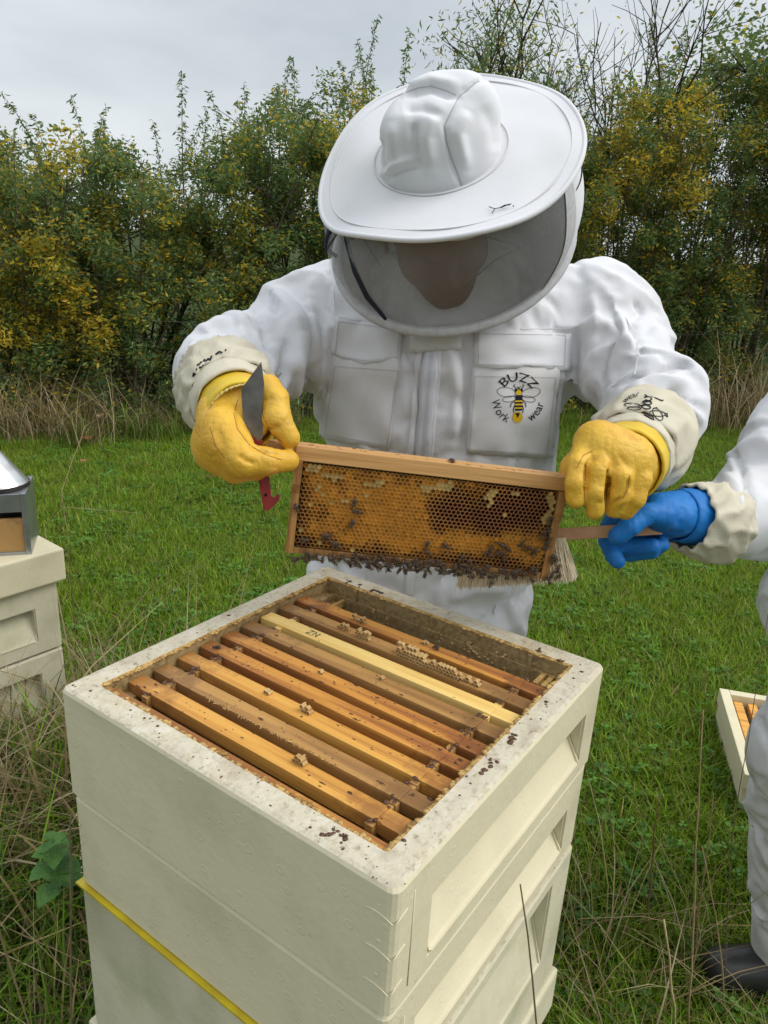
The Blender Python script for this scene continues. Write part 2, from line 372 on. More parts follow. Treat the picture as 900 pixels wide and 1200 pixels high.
M_bar = [wood('honey_pine', (0.70, 0.37, 0.08), (0.52, 0.235, 0.045), (0.30, 0.12, 0.04), 0.65, ends=True),
         wood('brown_stained_pine', (0.50, 0.275, 0.085), (0.37, 0.185, 0.055), (0.22, 0.11, 0.045), 0.75, lo=0.44, hi=0.64, ends=True),
         wood('orange_pine', (0.64, 0.30, 0.06), (0.45, 0.175, 0.035), (0.22, 0.075, 0.03), 0.8, lo=0.48, hi=0.64, ends=True),
         wood('fresh_yellow_pine', (0.80, 0.57, 0.20), (0.68, 0.43, 0.12), (0.58, 0.36, 0.10), 0.4)]
M_wax = mat('pale_beeswax', (0.62, 0.43, 0.19), 0.5, 0.4, dark=(0.40, 0.23, 0.08), scale=60, sss=0.15)
M_combdark = mat('old_dark_comb', (0.16, 0.085, 0.03), 0.6, 0.3, dark=(0.06, 0.03, 0.012), scale=90)

def hive_box(name, z0, z1, rec=None, label='', cat='hive box', inset=0.0, matc=None, X=0.502, Y=0.500, wall=0.036, root_loc=None, root_rot=HA, group=None):
    """a moulded hive box: outer skin, rim, rebated inside with frame ledges, sloping hand recess on two faces"""
    root = thing(name, label, cat, root_loc if root_loc is not None else (0, 0, z0), group, rot=(0, 0, root_rot))
    H = z1-z0; bm = bmesh.new()
    a, b = inset, inset
    ch = 0.006
    def ring(x0, y0, x1, y1, z, r):
        pts = []
        for (cx, cy, a0) in ((x0+r, y0+r, math.pi), (x1-r, y0+r, 1.5*math.pi), (x1-r, y1-r, 0), (x0+r, y1-r, 0.5*math.pi)):
            for k in range(4):
                w = a0+k*math.pi/6; pts.append(bm.verts.new((cx+r*math.cos(w), cy+r*math.sin(w), z)))
        return pts
    R = []
    i = inset
    w = wall
    R.append((ring(i+w, i+w, X-i-w, Y-i-w, 0, .004), 0))
    R.append((ring(i+.004, i+.004, X-i-.004, Y-i-.004, 0, .008), 0))
    R.append((ring(i, i, X-i, Y-i, 0.004, .010), 0))
    R.append((ring(i, i, X-i, Y-i, H-ch, .010), 0))
    R.append((ring(i+.0018, i+.0018, X-i-.0018, Y-i-.0018, H-.0018, .010), 0))
    R.append((ring(i+ch, i+ch, X-i-ch, Y-i-ch, H, .010), 1))
    R.append((ring(i+w-.003, i+w-.003, X-i-w+.003, Y-i-w+.003, H-.0005, .004), 1))
    R.append((ring(i+w, i+w, X-i-w, Y-i-w, H-.004, .004), 2))
    # ledge that carries the frame lugs, only along y ends
    R.append((ring(i+w, i+w, X-i-w, Y-i-w, H-.026, .004), 3))
    R.append((ring(i+w+.002, i+w+.016, X-i-w-.002, Y-i-w-.016, H-.0265, .004), 3))
    R.append((ring(i+w+.002, i+w+.016, X-i-w-.002, Y-i-w-.016, 0.0, .004), 3))
    for (p, _), (q, mi) in zip(R[:-1], R[1:]):
        for k in range(16):
            f = bm.faces.new((p[k], p[(k+1) % 16], q[(k+1) % 16], q[k])); f.material_index = mi; f.smooth = False
    f0, f1 = R[0][0], R[-1][0]
    for k in range(16):
        f = bm.faces.new((f1[k], f1[(k+1) % 16], f0[(k+1) % 16], f0[k])); f.material_index = 3
    bmesh.ops.recalc_face_normals(bm, faces=bm.faces)
    me = bpy.data.meshes.new('shell'); bm.to_mesh(me); bm.free()
    for m in (matc or M_cream, M_rim, M_edge, M_inner): me.materials.append(m)
    o = bpy.data.objects.new('shell', me)
    if rec:
        # wedge cutters, deep at the top and running out at the bottom
        COL.objects.link(o)
        for face in (0, 1):
            (xa, xb, zt, zb, dp) = rec; c = MB()
            zt, zb = zt-z0, zb-z0
            if face == 0:
                prof = [(0, -0.02, zt), (0, dp, zt-0.006), (0, dp*0.97, zt-0.016), (0, 0.0015, zb+.002), (0, -0.02, zb-.006)]
                P = [np.array((xa, y+inset, z)) for _, y, z in prof]; c.prism(P, (xb-xa, 0, 0))
            else:
                prof = [(0.02, zt), (-dp, zt-0.006), (-dp*.97, zt-.016), (-.0015, zb+.002), (.02, zb-.006)]
                P = [np.array((xa, Y-inset+y, z)) for y, z in prof]; c.prism(P, (xb-xa, 0, 0))
            cm = bpy.data.meshes.new('cut'); cm.from_pydata(c.V, [], c.F); cm.update(); cm.materials.append(matc or M_cream)
            bmc = bmesh.new(); bmc.from_mesh(cm); bmesh.ops.recalc_face_normals(bmc, faces=bmc.faces); bmc.to_mesh(cm); bmc.free()
            co = bpy.data.objects.new('cut', cm); COL.objects.link(co)
            md = o.modifiers.new('b', 'BOOLEAN'); md.operation = 'DIFFERENCE'; md.object = co; md.solver = 'EXACT'
            bpy.context.view_layer.update()
            dg = bpy.context.evaluated_depsgraph_get(); nm = bpy.data.meshes.new_from_object(o.evaluated_get(dg), depsgraph=dg)
            o.modifiers.clear(); o.data = nm
            bpy.data.objects.remove(co); bpy.data.meshes.remove(cm)
        COL.objects.unlink(o)
        # soften the recess edges
        bm = bmesh.new(); bm.from_mesh(o.data)
        ed = [e for e in bm.edges if len(e.link_faces) == 2 and e.calc_face_angle(0) > 0.6 and all(-.001 < v.co.y < 0.06 and rec[0]-.002 < v.co.x < rec[1]+.002 and 0.01 < v.co.z < H-.02 for v in e.verts)]
        bmesh.ops.bevel(bm, geom=ed, offset=0.003, segments=2, affect='EDGES'); bm.to_mesh(o.data); bm.free()
    o.name = 'shell'; link(o, root)
    return root
boxA = hive_box('hive_box', 0.813, 0.970, (0.068, 0.448, 0.915, 0.838, 0.034), 'topmost cream hive box, open and full of wooden frames', group='stacked boxes of the open hive')
boxB = hive_box('hive_box', 0.669, 0.8115, (0.060, 0.442, 0.760, 0.689, 0.034), 'middle cream hive box just above the yellow strip', inset=0.0025, group='stacked boxes of the open hive')
boxC = hive_box('hive_box', 0.412, 0.6645, (0.060, 0.425, 0.640, 0.490, 0.040), 'lowest cream hive box with mossy specks, below the yellow strip', inset=0.001, matc=M_cream_low, group='stacked boxes of the open hive')
# yellow strip = edge of a plastic sheet between boxes
M_yellow = mat('yellow_plastic', (0.62, 0.48, 0.02), 0.4, 0.5, dark=(0.45, 0.33, 0.02), scale=20)
ex = thing('queen_excluder', 'thin yellow plastic sheet edge showing between two hive boxes', 'queen excluder', (0, 0, 0.6645), rot=(0, 0, HA))
b = MB()
for c, s in (((0.003, 0.253, 0.0018), (0.012, 0.498, 0.0033)), ((0.494, 0.25, 0.0022), (0.008, 0.484, 0.0040)), ((0.251, 0.014, 0.0022), (0.478, 0.012, 0.0040)), ((0.251, 0.492, 0.0022), (0.484, 0.012, 0.0040))): b.box(c, s)
b.build('border', M_yellow, ex, local=True)
b = MB()
for k in range(60): b.box((0.012+0.008*k, 0.25, 0.0022), (0.002, 0.47, 0.002))
o = b.build('wire_grid', mat('grey_wire', (0.4, 0.4, 0.38), 0.4, 0.5, metal=0.6), ex, local=True); o['kind'] = 'stuff'
# floor and stand under the lowest box
fl = thing('hive_floor', 'cream hive floor the stacked boxes stand on', 'hive floor', (0, 0, 0.0), rot=(0, 0, HA))
b = MB(); b.box((0.251, 0.25, 0.368), (0.512, 0.512, 0.084), bev=0.006); b.build('tray', M_cream_low, fl, local=True)
b = MB()
for x in (0.04, 0.46):
    for y in (0.04, 0.46): b.box((x, y, 0.162), (0.06, 0.06, 0.324), bev=0.004)
b.box((0.25, 0.04, 0.29), (0.36, 0.04, 0.07)); b.box((0.25, 0.46, 0.29), (0.36, 0.04, 0.07))
b.build('stand', wood('grey_timber', (0.30, 0.25, 0.18), (0.2, 0.16, 0.11), (0.12, 0.1, 0.08)), fl, local=True)

# shell details of the top box: ledge strip at the front wall, corner lugs in the back gap, propolis lumps, wall scars
def hpart(mb, name, m, root=boxA, z=0.813, **k):
    return mb.build(name, m, root, local=True, **k)
b = MB()   # wooden strip along the front wall
b.box((0.0445, 0.250, 0.1415), (0.013, 0.424, 0.012), bev=0.0015); hpart(b, 'inner_ledge', M_bar[2])
for sp_c, sp_s in (((0.449, 0.0585, 0.124), (0.034, 0.007, 0.016)), ((0.449, 0.0705, 0.124), (0.034, 0.007, 0.016)), ((0.449, 0.046, 0.121), (0.034, 0.012, 0.010)), ((0.445, 0.428, 0.122), (0.042, 0.005, 0.012)), ((0.452, 0.447, 0.117), (0.028, 0.03, 0.004))):
    b = MB(); b.box(sp_c, sp_s, bev=.0008); hpart(b, 'lug_spacer', M_edge)
b = MB()   # spacer slats at both ends of the open gap
# vertical mouldings on the back inner wall
for y in (0.095, 0.405): b = MB(); b.tube([(0.4655, y, 0.0), (0.4655, y, 0.151)], 0.004, 8); hpart(b, 'wall_rib', M_inner)
# ragged wax along the inner rim
def lump(mb, c, r, n=1, sq=(1, 1, .5), seed=0):
    bm = bmesh.new(); bmesh.ops.create_icosphere(bm, subdivisions=n, radius=1)
    rr = random.Random(seed); vs = [np.array(c)+np.array(v.co)*r*np.array(sq)*(0.65+0.7*rr.random()) for v in bm.verts]
    mb.add(vs, [[v.index for v in f.verts] for f in bm.faces]); bm.free()
b = MB(); s_ = 0
for (x0, y0, x1, y1, n) in ((0.036, 0.036, 0.036, 0.464, 150), (0.036, 0.465, 0.466, 0.465, 230), (0.466, 0.036, 0.466, 0.464, 60), (0.036, 0.035, 0.466, 0.035, 260)):
    for k in range(n):
        t = random.random(); s_ += 1
        lump(b, (x0+(x1-x0)*t+random.gauss(0, .0012), y0+(y1-y0)*t+random.gauss(0, .0012), 0.1548+random.gauss(0, .0006)), random.uniform(.0014, .0034), 1, (1.4, 1.4, .4), s_)
o = hpart(b, 'wax_edge', M_edge, sm=True); o['kind'] = 'stuff'
b = MB()
for k in range(95):
    side = random.choice('fffrrrlb'); t = random.random(); q = random.uniform(.008, .032)
    x, y = {'f': (q, t*.49), 'r': (t*.49, q), 'l': (t*.49, .5-q), 'b': (.502-q*.7, t*.49)}[side]; s_ += 1
    lump(b, (x, y, 0.1572), random.choice((.0005, .0007, .0009, .0012, .0018)), 1, (random.uniform(.7, 1.8), random.uniform(.7, 1.6), .3), s_)
for (x, y) in ((.018, .075), (.024, .083), (.016, .09), (.47, .05), (.473, .09), (.474, .425), (.472, .405), (.474, .38), (.474, .36), (.2, .02), (.212, .017), (.26, .02), (.27, .026)):
    for j in range(4): s_ += 1; lump(b, (x+random.gauss(0, .004), y+random.gauss(0, .004), 0.1573), random.uniform(.001, .0028), 1, (1.4, 1.4, .4), s_)
o = hpart(b, 'propolis_lump', M_propolis, sm=True); o['kind'] = 'stuff'
# scars of wax on the far inner wall
b = MB()
for (y, z, n) in ((.36, .130, 3), (.345, .112, 4), (.25, .128, 8), (.235, .118, 5), (.19, .128, 16), (.175, .120, 10), (.155, .118, 9), (.13, .112, 9), (.14, .132, 8), (.30, .1, 3)):
    for j in range(n): s_ += 1; lump(b, (.4642, y+random.gauss(0, .007), z+random.gauss(0, .004)), random.uniform(.001, .0028), 1, (.5, 1.3, 1), s_)
for (y, z, r) in ((.352, .122, .013), (.165, .104, .013)):
    b.tube([(.4645, y+r*math.cos(w), z+r*math.sin(w)*.9) for w in np.linspace(2.6, 6.0, 12)], .0009, 4)
o = hpart(b, 'wax_scar', M_wax, sm=True); o['kind'] = 'stuff'
# moulded seams and gate marks near the front corner of every box
for root, H in ((boxA, .157), (boxB, .1425), (boxC, .2525)):
    b = MB()
    for k in range(3):
        z = H*(0.22+0.27*k); b.tube([(-.0003, .001+.03*j/5, z+.004*math.sin(j*.5)) for j in range(6)], .0006, 4); b.tube([(.002+.018*j/4, -.0003, z+.001*j) for j in range(5)], .0007, 4)
    for k in range(3): lump(b, (0.0005, .016, H*(.32+.26*k)), .0030, 1, (.3, 1, 1.1), 900+k)
    b.tube([(.031, -.0002, H*.12), (.031, -.0003, H*.55), (.031, -.0002, H*.86)], .0007, 4)
    for k in range(8): lump(b, (0.0006, .487+.003*math.sin(k), H*(.1+.1*k)), .0015, 1, (.5, 1.0, 1.3), 950+k)
    b.build('mould_mark', M_cream if root is not boxC else M_cream_low, root, local=True, sm=True)['kind'] = 'stuff'

# ---------------------------------------------------------------- frames in the hive
BARW, BART = 0.0245, 0.018
ZT = 0.970-0.010          # top of the top bars
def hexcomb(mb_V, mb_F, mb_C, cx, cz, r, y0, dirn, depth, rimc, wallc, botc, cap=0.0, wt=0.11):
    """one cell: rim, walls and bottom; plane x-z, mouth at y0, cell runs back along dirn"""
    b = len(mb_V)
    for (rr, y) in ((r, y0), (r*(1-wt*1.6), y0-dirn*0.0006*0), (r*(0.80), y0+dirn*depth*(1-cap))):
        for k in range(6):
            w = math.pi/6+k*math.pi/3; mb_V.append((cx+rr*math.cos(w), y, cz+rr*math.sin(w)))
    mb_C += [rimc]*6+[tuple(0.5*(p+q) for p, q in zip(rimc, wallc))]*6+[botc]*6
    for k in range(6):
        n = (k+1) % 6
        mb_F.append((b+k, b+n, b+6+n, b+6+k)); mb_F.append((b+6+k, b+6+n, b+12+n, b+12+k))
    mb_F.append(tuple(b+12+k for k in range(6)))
bar_mesh = None; sb_mesh = None; bb_mesh = None; cm_mesh = None
def make_frame_meshes():
    m = MB()  # top bar along y, lug ends slightly narrower and thinner
    L = 0.424
    m.box((0, 0, -BART/2), (BARW, 0.352, BART), bev=0.0012)
    for s in (-1, 1): m.box((0, s*(0.176+0.018), -BART*.45-.0004), (BARW-.001, 0.0361, BART*.9-.001), bev=0.001)
    s_ = MB(); s_.box((0, 0, -0.012), (0.0385, 0.010, 0.020), bev=0.001); s_.box((0, 0, -0.0815), (0.027, 0.0098, 0.119), bev=0.001)
    q = MB(); q.box((0, 0, -0.136), (0.022, 0.350, 0.008), bev=0.001)
    c = MB(); c.box((0, 0, -0.075), (0.024, 0.336, 0.11), bev=0.004)
    return m, s_, q, c
fm = make_frame_meshes()
def mesh_of(mb, name, mt, sm=False):
    o = mb.build(name, mt, None); COL.objects.unlink(o); return o.data
MESH_TB = [mesh_of(fm[0], 'top_bar', M_bar[k]) for k in range(4)]
MESH_SB = [mesh_of(fm[1], 'side_bar', M_bar[k]) for k in (1, 3)]
MESH_BB = mesh_of(fm[2], 'bottom_bar', M_bar[1]); MESH_CM = mesh_of(fm[3], 'comb', M_combdark)
FX = [0.0823+0.0392*i for i in range(9)]
FLAB = ['honey coloured hive frame next to the front left wall of the open box',
        'brown stained hive frame with a line of wax stubs, second from the front left wall',
        'plain honey coloured hive frame with ringed grain, third from the front left wall',
        'dark orange hive frame spotted with propolis, fourth from the front left wall',
        'orange hive frame with a wax tuft, fifth from the front left wall',
        'dull brown hive frame lying beside the pale yellow frame',
        'palest yellow new hive frame with a small ink mark on its top bar',
        'brown hive frame carrying a row of broken honeycomb on its top',
        'orange brown hive frame bordering the empty gap in the open box']
FK = [0, 1, 0, 2, 2, 1, 3, 1, 2]
FRAMES = []
for i in range(9):
    p = hw(FX[i], 0.25+0.001*random.uniform(-1, 1), ZT-0.0015*random.random())
    t = thing('honey_frame', FLAB[i], 'hive frame', p, 'frames hanging in the open hive', rot=(0, 0, HA+random.uniform(-.003, .003)))
    new = i == 6
    link(bpy.data.objects.new('top_bar', MESH_TB[FK[i]]), t)
    for s in (-1, 1):
        o = link(bpy.data.objects.new('side_bar', MESH_SB[1 if new else 0]), t); o.location = (0, s*0.1725, -0.001)
    link(bpy.data.objects.new('bottom_bar', MESH_BB), t); link(bpy.data.objects.new('comb', MESH_CM), t)
    FRAMES.append(t)
# propolis smears and wax stubs on the bars
def smear(fr, spots, m=M_propolis, name='propolis_spot'):
    b = MB()
    for (x, y, r, sx, sy) in spots: lump(b, (x, y, 0.0), r, 1, (sx, sy, .22), int(1e5*(abs(x)+abs(y)+r)) % 9999)
    o = b.build(name, m, fr, sm=True, local=True); o['kind'] = 'stuff'; return o
rr = random.Random(5)
for i, fr in enumerate(FRAMES):
    sp = []
    n = [26, 30, 20, 60, 60, 26, 5, 24, 30][i]
    for k in range(n): sp.append((rr.uniform(-.012, .012), rr.uniform(-.2, .2), rr.choice((.0005, .0007, .0009, .0014)), rr.uniform(.7, 1.5), rr.uniform(.8, 3.5)))
    if i != 6:
        for s in (-1, 1):
            for k in range(8): sp.append((rr.choice((-1, 1))*rr.uniform(.011, .018), s*rr.uniform(.166, .178), rr.uniform(.0012, .0028), 1.3, 1.2))
    smear(fr, sp)
def wax_cells(fr, rows, seed):
    """rows: list of (x, y0, y1, layers) – broken cells standing on the bar"""
    V, F, C = [], [], []; r2 = random.Random(seed); R = 0.0030
    mb = MB()
    for (x, y0, y1, lay, lean) in rows:
        n = max(1, int(abs(y1-y0)/(R*1.78)))
        for L in range(lay):
            for k in range(n+1):
                cy = y0+(y1-y0)*k/max(1, n)+(R*.87 if L % 2 else 0); cz = R*.8+L*R*1.5
                if L == lay-1 and r2.random() < .3: continue
                ln = r2.uniform(.006, .010); p = [(x-lean*ln/2, cy, cz), (x+lean*ln/2, cy, cz+ln*.1)]
                for j in range(6):  # six thin walls
                    w0 = math.pi/6+j*math.pi/3+math.pi/2; w1 = w0+math.pi/3
                    q = []
                    for (a, s) in ((w0, 1), (w1, 1), (w1, .80), (w0, .80)):
                        q.append((a, s))
                    fr_ = [(p[0][0], cy+R*s*math.cos(a), cz+R*s*math.sin(a)) for a, s in q]
                    mb.prism(fr_, (lean*ln*r2.uniform(.75, 1.05), 0, 0))
    o = mb.build('brace_comb', M_wax, fr, local=True); o['kind'] = 'stuff'; return o
wax_cells(FRAMES[7], [(-.009, -.012, -.105, 3, 1), (-.004, -.01, -.05, 4, 1), (-.004, .045, .062, 3, 1), (0, .085, .1, 2, 1), (-.006, -.11, -.135, 2, 1)], 3)
wax_cells(FRAMES[8], [(-.004, .082, .098, 2, 1), (.004, -.02, -.024, 1, 1)], 4)
wax_cells(FRAMES[0], [(.006, -.055, -.066, 2, 1)], 5)
wax_cells(FRAMES[2], [(.004, .0, -.008, 2, 1), (.003, .062, .058, 1, 1)], 6)
wax_cells(FRAMES[5], [(.004, -.03, -.04, 1, 1)], 7)
wax_cells(FRAMES[4], [(.004, .045, .04, 1, 1)], 8)
b = MB(); r2 = random.Random(11)   # stubs of torn wax on the side of frame two
for k in range(46):
    y = .115-.0046*k+r2.uniform(-.001, .001); h = r2.uniform(.001, .0045)
    b.tube([(-.0125+r2.uniform(-.002, .004), y, -.002), (-.0135+r2.uniform(-.003, .003), y+r2.uniform(-.001, .001), h)], [.0010, .0006], 4)
o = b.build('wax_stub', M_wax, FRAMES[1], local=True); o['kind'] = 'stuff'
# ink mark on the pale bar
M_ink = mat('green_ink', (0.03, 0.09, 0.08), 0.6)
b = MB()
def stroke(mb, P, z=0.0005, w=.0011):
    for (x0, y0), (x1, y1) in zip(P[:-1], P[1:]):
        a = np.array((x0, y0)); c = np.array((x1, y1)); d = (c-a)/np.linalg.norm(c-a); n = np.array((-d[1], d[0]))*w/2; a = a-d*w*.4; c = c+d*w*.4
        mb.prism([(*(a+n), 0.0001), (*(a-n), 0.0001), (*(c-n), 0.0001), (*(c+n), 0.0001)], (0, 0, z))
def glyph(mb, pts, oy, s=.009):
    # letters read from the camera: right = -y, up = +x
    for P in pts: stroke(mb, [(-.005+q[1]*s*1.2, oy-q[0]*s) for q in P])
glyph(b, [[(0, 1), (.8, 1), (0, 0), (.8, 0)]], .128); glyph(b, [[(0, 0), (0, 1), (.8, 0), (.8, 1)]], .117)
b.build('ink_mark', M_ink, FRAMES[6], local=True)
# ================================================================ honey frame held up
HTL, HTR, HBL = at(347, 522, 0.985), at(668, 560, 1.025), at(335, 648, 1.027)
HX = (HTR-HTL); HLEN = np.linalg.norm(HX); HX = HX/HLEN
HZ = HTL-HBL; HZ = HZ-HX*(HZ@HX); HHGT = np.linalg.norm(HZ); HZ = HZ/HHGT; HY = np.cross(HZ, HX)   # HY points away from the camera
if HY@CF < 0: HY = -HY
HO = HTL+HY*0.0135      # local origin: top left, mid thickness
hmat = Matrix(((HX[0], HY[0], HZ[0]), (HX[1], HY[1], HZ[1]), (HX[2], HY[2], HZ[2])))
hf = thing('honey_frame', 'wooden frame of dark and golden honeycomb held up by the person in the hat', 'hive frame', HO, rot=hmat.to_euler())
def hl(x, y, z): return HO+HX*x+HY*y+HZ*z
TBH = 0.0195; SBW = 0.0105
b = MB(); b.box((HLEN/2, 0, -TBH/2), (HLEN, 0.027, TBH), bev=0.0012)
for s, x in ((-1, -0.018), (1, HLEN+0.018)): b.box((x, 0, -.0075), (.0365, .024, .0135), bev=.001)
o = b.build('top_bar', wood('held_pine', (0.60, 0.34, 0.13), (0.46, 0.235, 0.075), (0.40, 0.18, 0.06), 0.35, stretch=(1.2, 30, 30)), hf, local=True)
M_side = wood('side_bar_pine', (0.44, 0.235, 0.075), (0.30, 0.135, 0.04), (0.17, 0.06, 0.025), 0.75, stretch=(30, 30, 2), lo=.46, hi=.62)
for x in (SBW/2+.0005, HLEN-SBW/2-.0005):
    b = MB()
    prof = [(-.0185, -TBH-.0005), (.0185, -TBH-.0005), (.0185, -.050), (.0125, -.064), (.0125, -HHGT), (-.0125, -HHGT), (-.0125, -.064), (-.0185, -.050)]
    b.prism([(x-SBW/2, y, z) for y, z in prof], (SBW, 0, 0)); b.build('side_bar', M_side, hf, local=True)
b = MB()
for y in (-.0075, .0075): b.box((HLEN/2, y, -HHGT+.0045), (HLEN-2*SBW-.002, .0075, .0085), bev=.0008)
b.build('bottom_bar', M_side, hf, local=True)
# honeycomb on both faces
V, F, C = [], [], []
cr_ = 0.00345; x0, x1 = SBW+.001, HLEN-SBW-.001; z1, z0 = -TBH-.002, -HHGT+.0095
rng = np.random.default_rng(5)
nr = int((z1-z0)/(cr_*1.5)); nc = int((x1-x0)/(cr_*math.sqrt(3)))
def pxl(x, z): p = hl(x, -.011, z); u, v, _ = px(p[None]); return u[0], v[0]
CAPS = [(365, 549, 12, 4), (383, 557, 11, 4), (393, 560, 9, 3), (374, 571, 4, 7), (379, 577, 3, 4), (363, 591, 5, 5), (387, 590, 4, 3), (405, 587, 4, 2), (429, 578, 3, 3), (432, 569, 9, 3), (444, 566, 4, 4),
        (503, 571, 11, 5), (517, 570, 14, 5), (527, 568, 8, 4), (573, 580, 8, 6), (575, 590, 4, 4), (592, 602, 4, 3), (645, 583, 7, 5), (650, 598, 8, 10), (640, 608, 7, 6), (355, 622, 3, 3), (398, 648, 4, 3), (412, 646, 3, 3), (375, 637, 3, 2), (603, 577, 4, 4), (582, 575, 5, 3)]
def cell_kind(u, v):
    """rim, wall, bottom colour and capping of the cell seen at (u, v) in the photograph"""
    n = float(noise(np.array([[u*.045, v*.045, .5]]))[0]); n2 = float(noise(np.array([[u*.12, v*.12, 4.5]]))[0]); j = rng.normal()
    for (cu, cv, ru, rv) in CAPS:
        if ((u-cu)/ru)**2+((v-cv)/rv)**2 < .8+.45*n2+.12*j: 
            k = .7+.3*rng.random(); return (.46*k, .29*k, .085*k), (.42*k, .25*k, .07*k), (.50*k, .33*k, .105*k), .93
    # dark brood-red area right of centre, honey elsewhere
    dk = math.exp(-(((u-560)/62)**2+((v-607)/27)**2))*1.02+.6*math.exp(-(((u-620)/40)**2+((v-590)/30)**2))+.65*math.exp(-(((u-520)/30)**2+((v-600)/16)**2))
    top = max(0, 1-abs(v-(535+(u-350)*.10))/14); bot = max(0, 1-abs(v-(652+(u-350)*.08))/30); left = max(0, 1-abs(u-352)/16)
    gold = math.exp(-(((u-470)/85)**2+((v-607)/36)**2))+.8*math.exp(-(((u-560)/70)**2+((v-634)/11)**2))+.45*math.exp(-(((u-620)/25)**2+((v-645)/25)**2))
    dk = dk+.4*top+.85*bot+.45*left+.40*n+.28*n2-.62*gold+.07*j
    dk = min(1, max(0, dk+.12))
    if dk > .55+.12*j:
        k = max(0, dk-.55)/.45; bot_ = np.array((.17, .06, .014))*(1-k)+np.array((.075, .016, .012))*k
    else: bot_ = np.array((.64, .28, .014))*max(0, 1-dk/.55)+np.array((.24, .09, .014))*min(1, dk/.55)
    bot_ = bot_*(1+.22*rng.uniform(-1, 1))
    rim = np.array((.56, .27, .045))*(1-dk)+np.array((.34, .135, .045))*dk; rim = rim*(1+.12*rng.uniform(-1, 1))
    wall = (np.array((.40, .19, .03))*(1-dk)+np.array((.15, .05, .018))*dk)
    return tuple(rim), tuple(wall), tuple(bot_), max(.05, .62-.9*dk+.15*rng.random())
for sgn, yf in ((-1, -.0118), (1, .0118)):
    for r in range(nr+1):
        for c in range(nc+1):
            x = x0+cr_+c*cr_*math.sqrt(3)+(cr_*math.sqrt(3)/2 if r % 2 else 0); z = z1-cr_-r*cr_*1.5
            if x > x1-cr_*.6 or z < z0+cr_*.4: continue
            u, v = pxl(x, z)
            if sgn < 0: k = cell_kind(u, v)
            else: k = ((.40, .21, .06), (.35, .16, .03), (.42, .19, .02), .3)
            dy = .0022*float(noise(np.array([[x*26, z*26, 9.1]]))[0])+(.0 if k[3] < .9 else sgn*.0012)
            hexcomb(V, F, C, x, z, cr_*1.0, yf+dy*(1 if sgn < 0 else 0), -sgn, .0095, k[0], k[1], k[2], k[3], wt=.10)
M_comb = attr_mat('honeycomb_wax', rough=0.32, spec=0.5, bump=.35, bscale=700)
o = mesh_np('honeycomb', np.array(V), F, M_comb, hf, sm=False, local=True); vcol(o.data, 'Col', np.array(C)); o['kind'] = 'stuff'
b = MB(); b.box((HLEN/2, 0, (z0+z1)/2), (HLEN-2*SBW-.001, .003, z1-z0+.004)); b.build('midrib', M_combdark, hf, local=True)
smear(hf, [(rr.uniform(.01, HLEN-.01), rr.uniform(-.012, .012), rr.choice((.0008, .0012, .0018)), rr.uniform(1, 3), .8) for k in range(40)])

# ================================================================ bees
M_bee = [mat('bee_thorax', (0.085, 0.05, 0.025), 0.8, 0.2, dark=(0.15, 0.09, 0.04), scale=900), mat('bee_abdomen', (0.04, 0.022, 0.012), 0.4, 0.4), mat('bee_band', (0.24, 0.13, 0.045), 0.7), None]
mw = bpy.data.materials.new('bee_wing'); mw.use_nodes = True; t_ = mw.node_tree; bb_ = t_.nodes['Principled BSDF']; bb_.inputs['Base Color'].default_value = (.07, .05, .035, 1); bb_.inputs['Roughness'].default_value = .3; bb_.inputs['Alpha'].default_value = .45; M_bee[3] = mw
def bee_mesh(spread):
    m = MB()
    def ell(c, r, mi, n=2):
        bm = bmesh.new(); bmesh.ops.create_uvsphere(bm, u_segments=8, v_segments=6, radius=1)
        m.add([np.array(c)+np.array(v.co)*np.array(r) for v in bm.verts], [[v.index for v in f.verts] for f in bm.faces], mi); bm.free()
    ell((0, 0, .0022), (.0021, .0021, .0020), 0); ell((.0030, 0, .0021), (.0012, .0016, .0016), 0)
    for k, (x, r) in enumerate(((-.0026, .0021), (-.0042, .0023), (-.0058, .0020), (-.0073, .0013))):
        ell((x, 0, .0020-.0001*k), (.0012, r, r*.92), 1); 
        if k < 3: ell((x-.0008, 0, .0020-.0001*k), (.0004, r*.97, r*.9), 2)
    for s in (-1, 1):
        a = s*spread; ca, sa = math.cos(a), math.sin(a)
        w = [(-.0002, s*.0012), (-.004, s*.0002-s*.0004), (-.0085, s*.0012), (-.0088, s*.0026), (-.006, s*.0036), (-.0025, s*.0030)]
        P = [(x*ca-y*sa, x*sa+y*ca, .0043+.0004*i/5) for i, (x, y) in enumerate(w)]
        m.prism(P, (0, 0, .00008), 3)
        for x, dx in ((.0012, .0025), (0, .0003), (-.001, -.003)):
            m.tube([(x, s*.0012, .0014), (x+dx*.5, s*.0036, .0022), (x+dx, s*.0046, 0)], [.00033, .00028, .0002], 4, m=1)
        m.tube([(.004, s*.0005, .0026), (.0052, s*.001, .0036), (.0064, s*.0014, .0034)], .00018, 4, m=1)
    o = m.build('bee', M_bee, None, sm=True); COL.objects.unlink(o); return o.data
BEE = [bee_mesh(0.12), bee_mesh(0.45), bee_mesh(0.75)]
def bee(pos, nrm, ang, label, group, k=None, s=1.0):
    z = Vector(nrm).normalized(); x = z.orthogonal().normalized(); q = Matrix.Rotation(ang, 3, z); x = q@x; y = z.cross(x)
    o = bpy.data.objects.new('bee', BEE[random.randrange(3) if k is None else k]); COL.objects.link(o)
    o.matrix_world = Matrix.LocRotScale(Vector(pos), Matrix((x, y, z)).transposed().to_quaternion(), Vector((s, s, s)))
    o.location = pos; tag(o, label, 'bee', group); return o
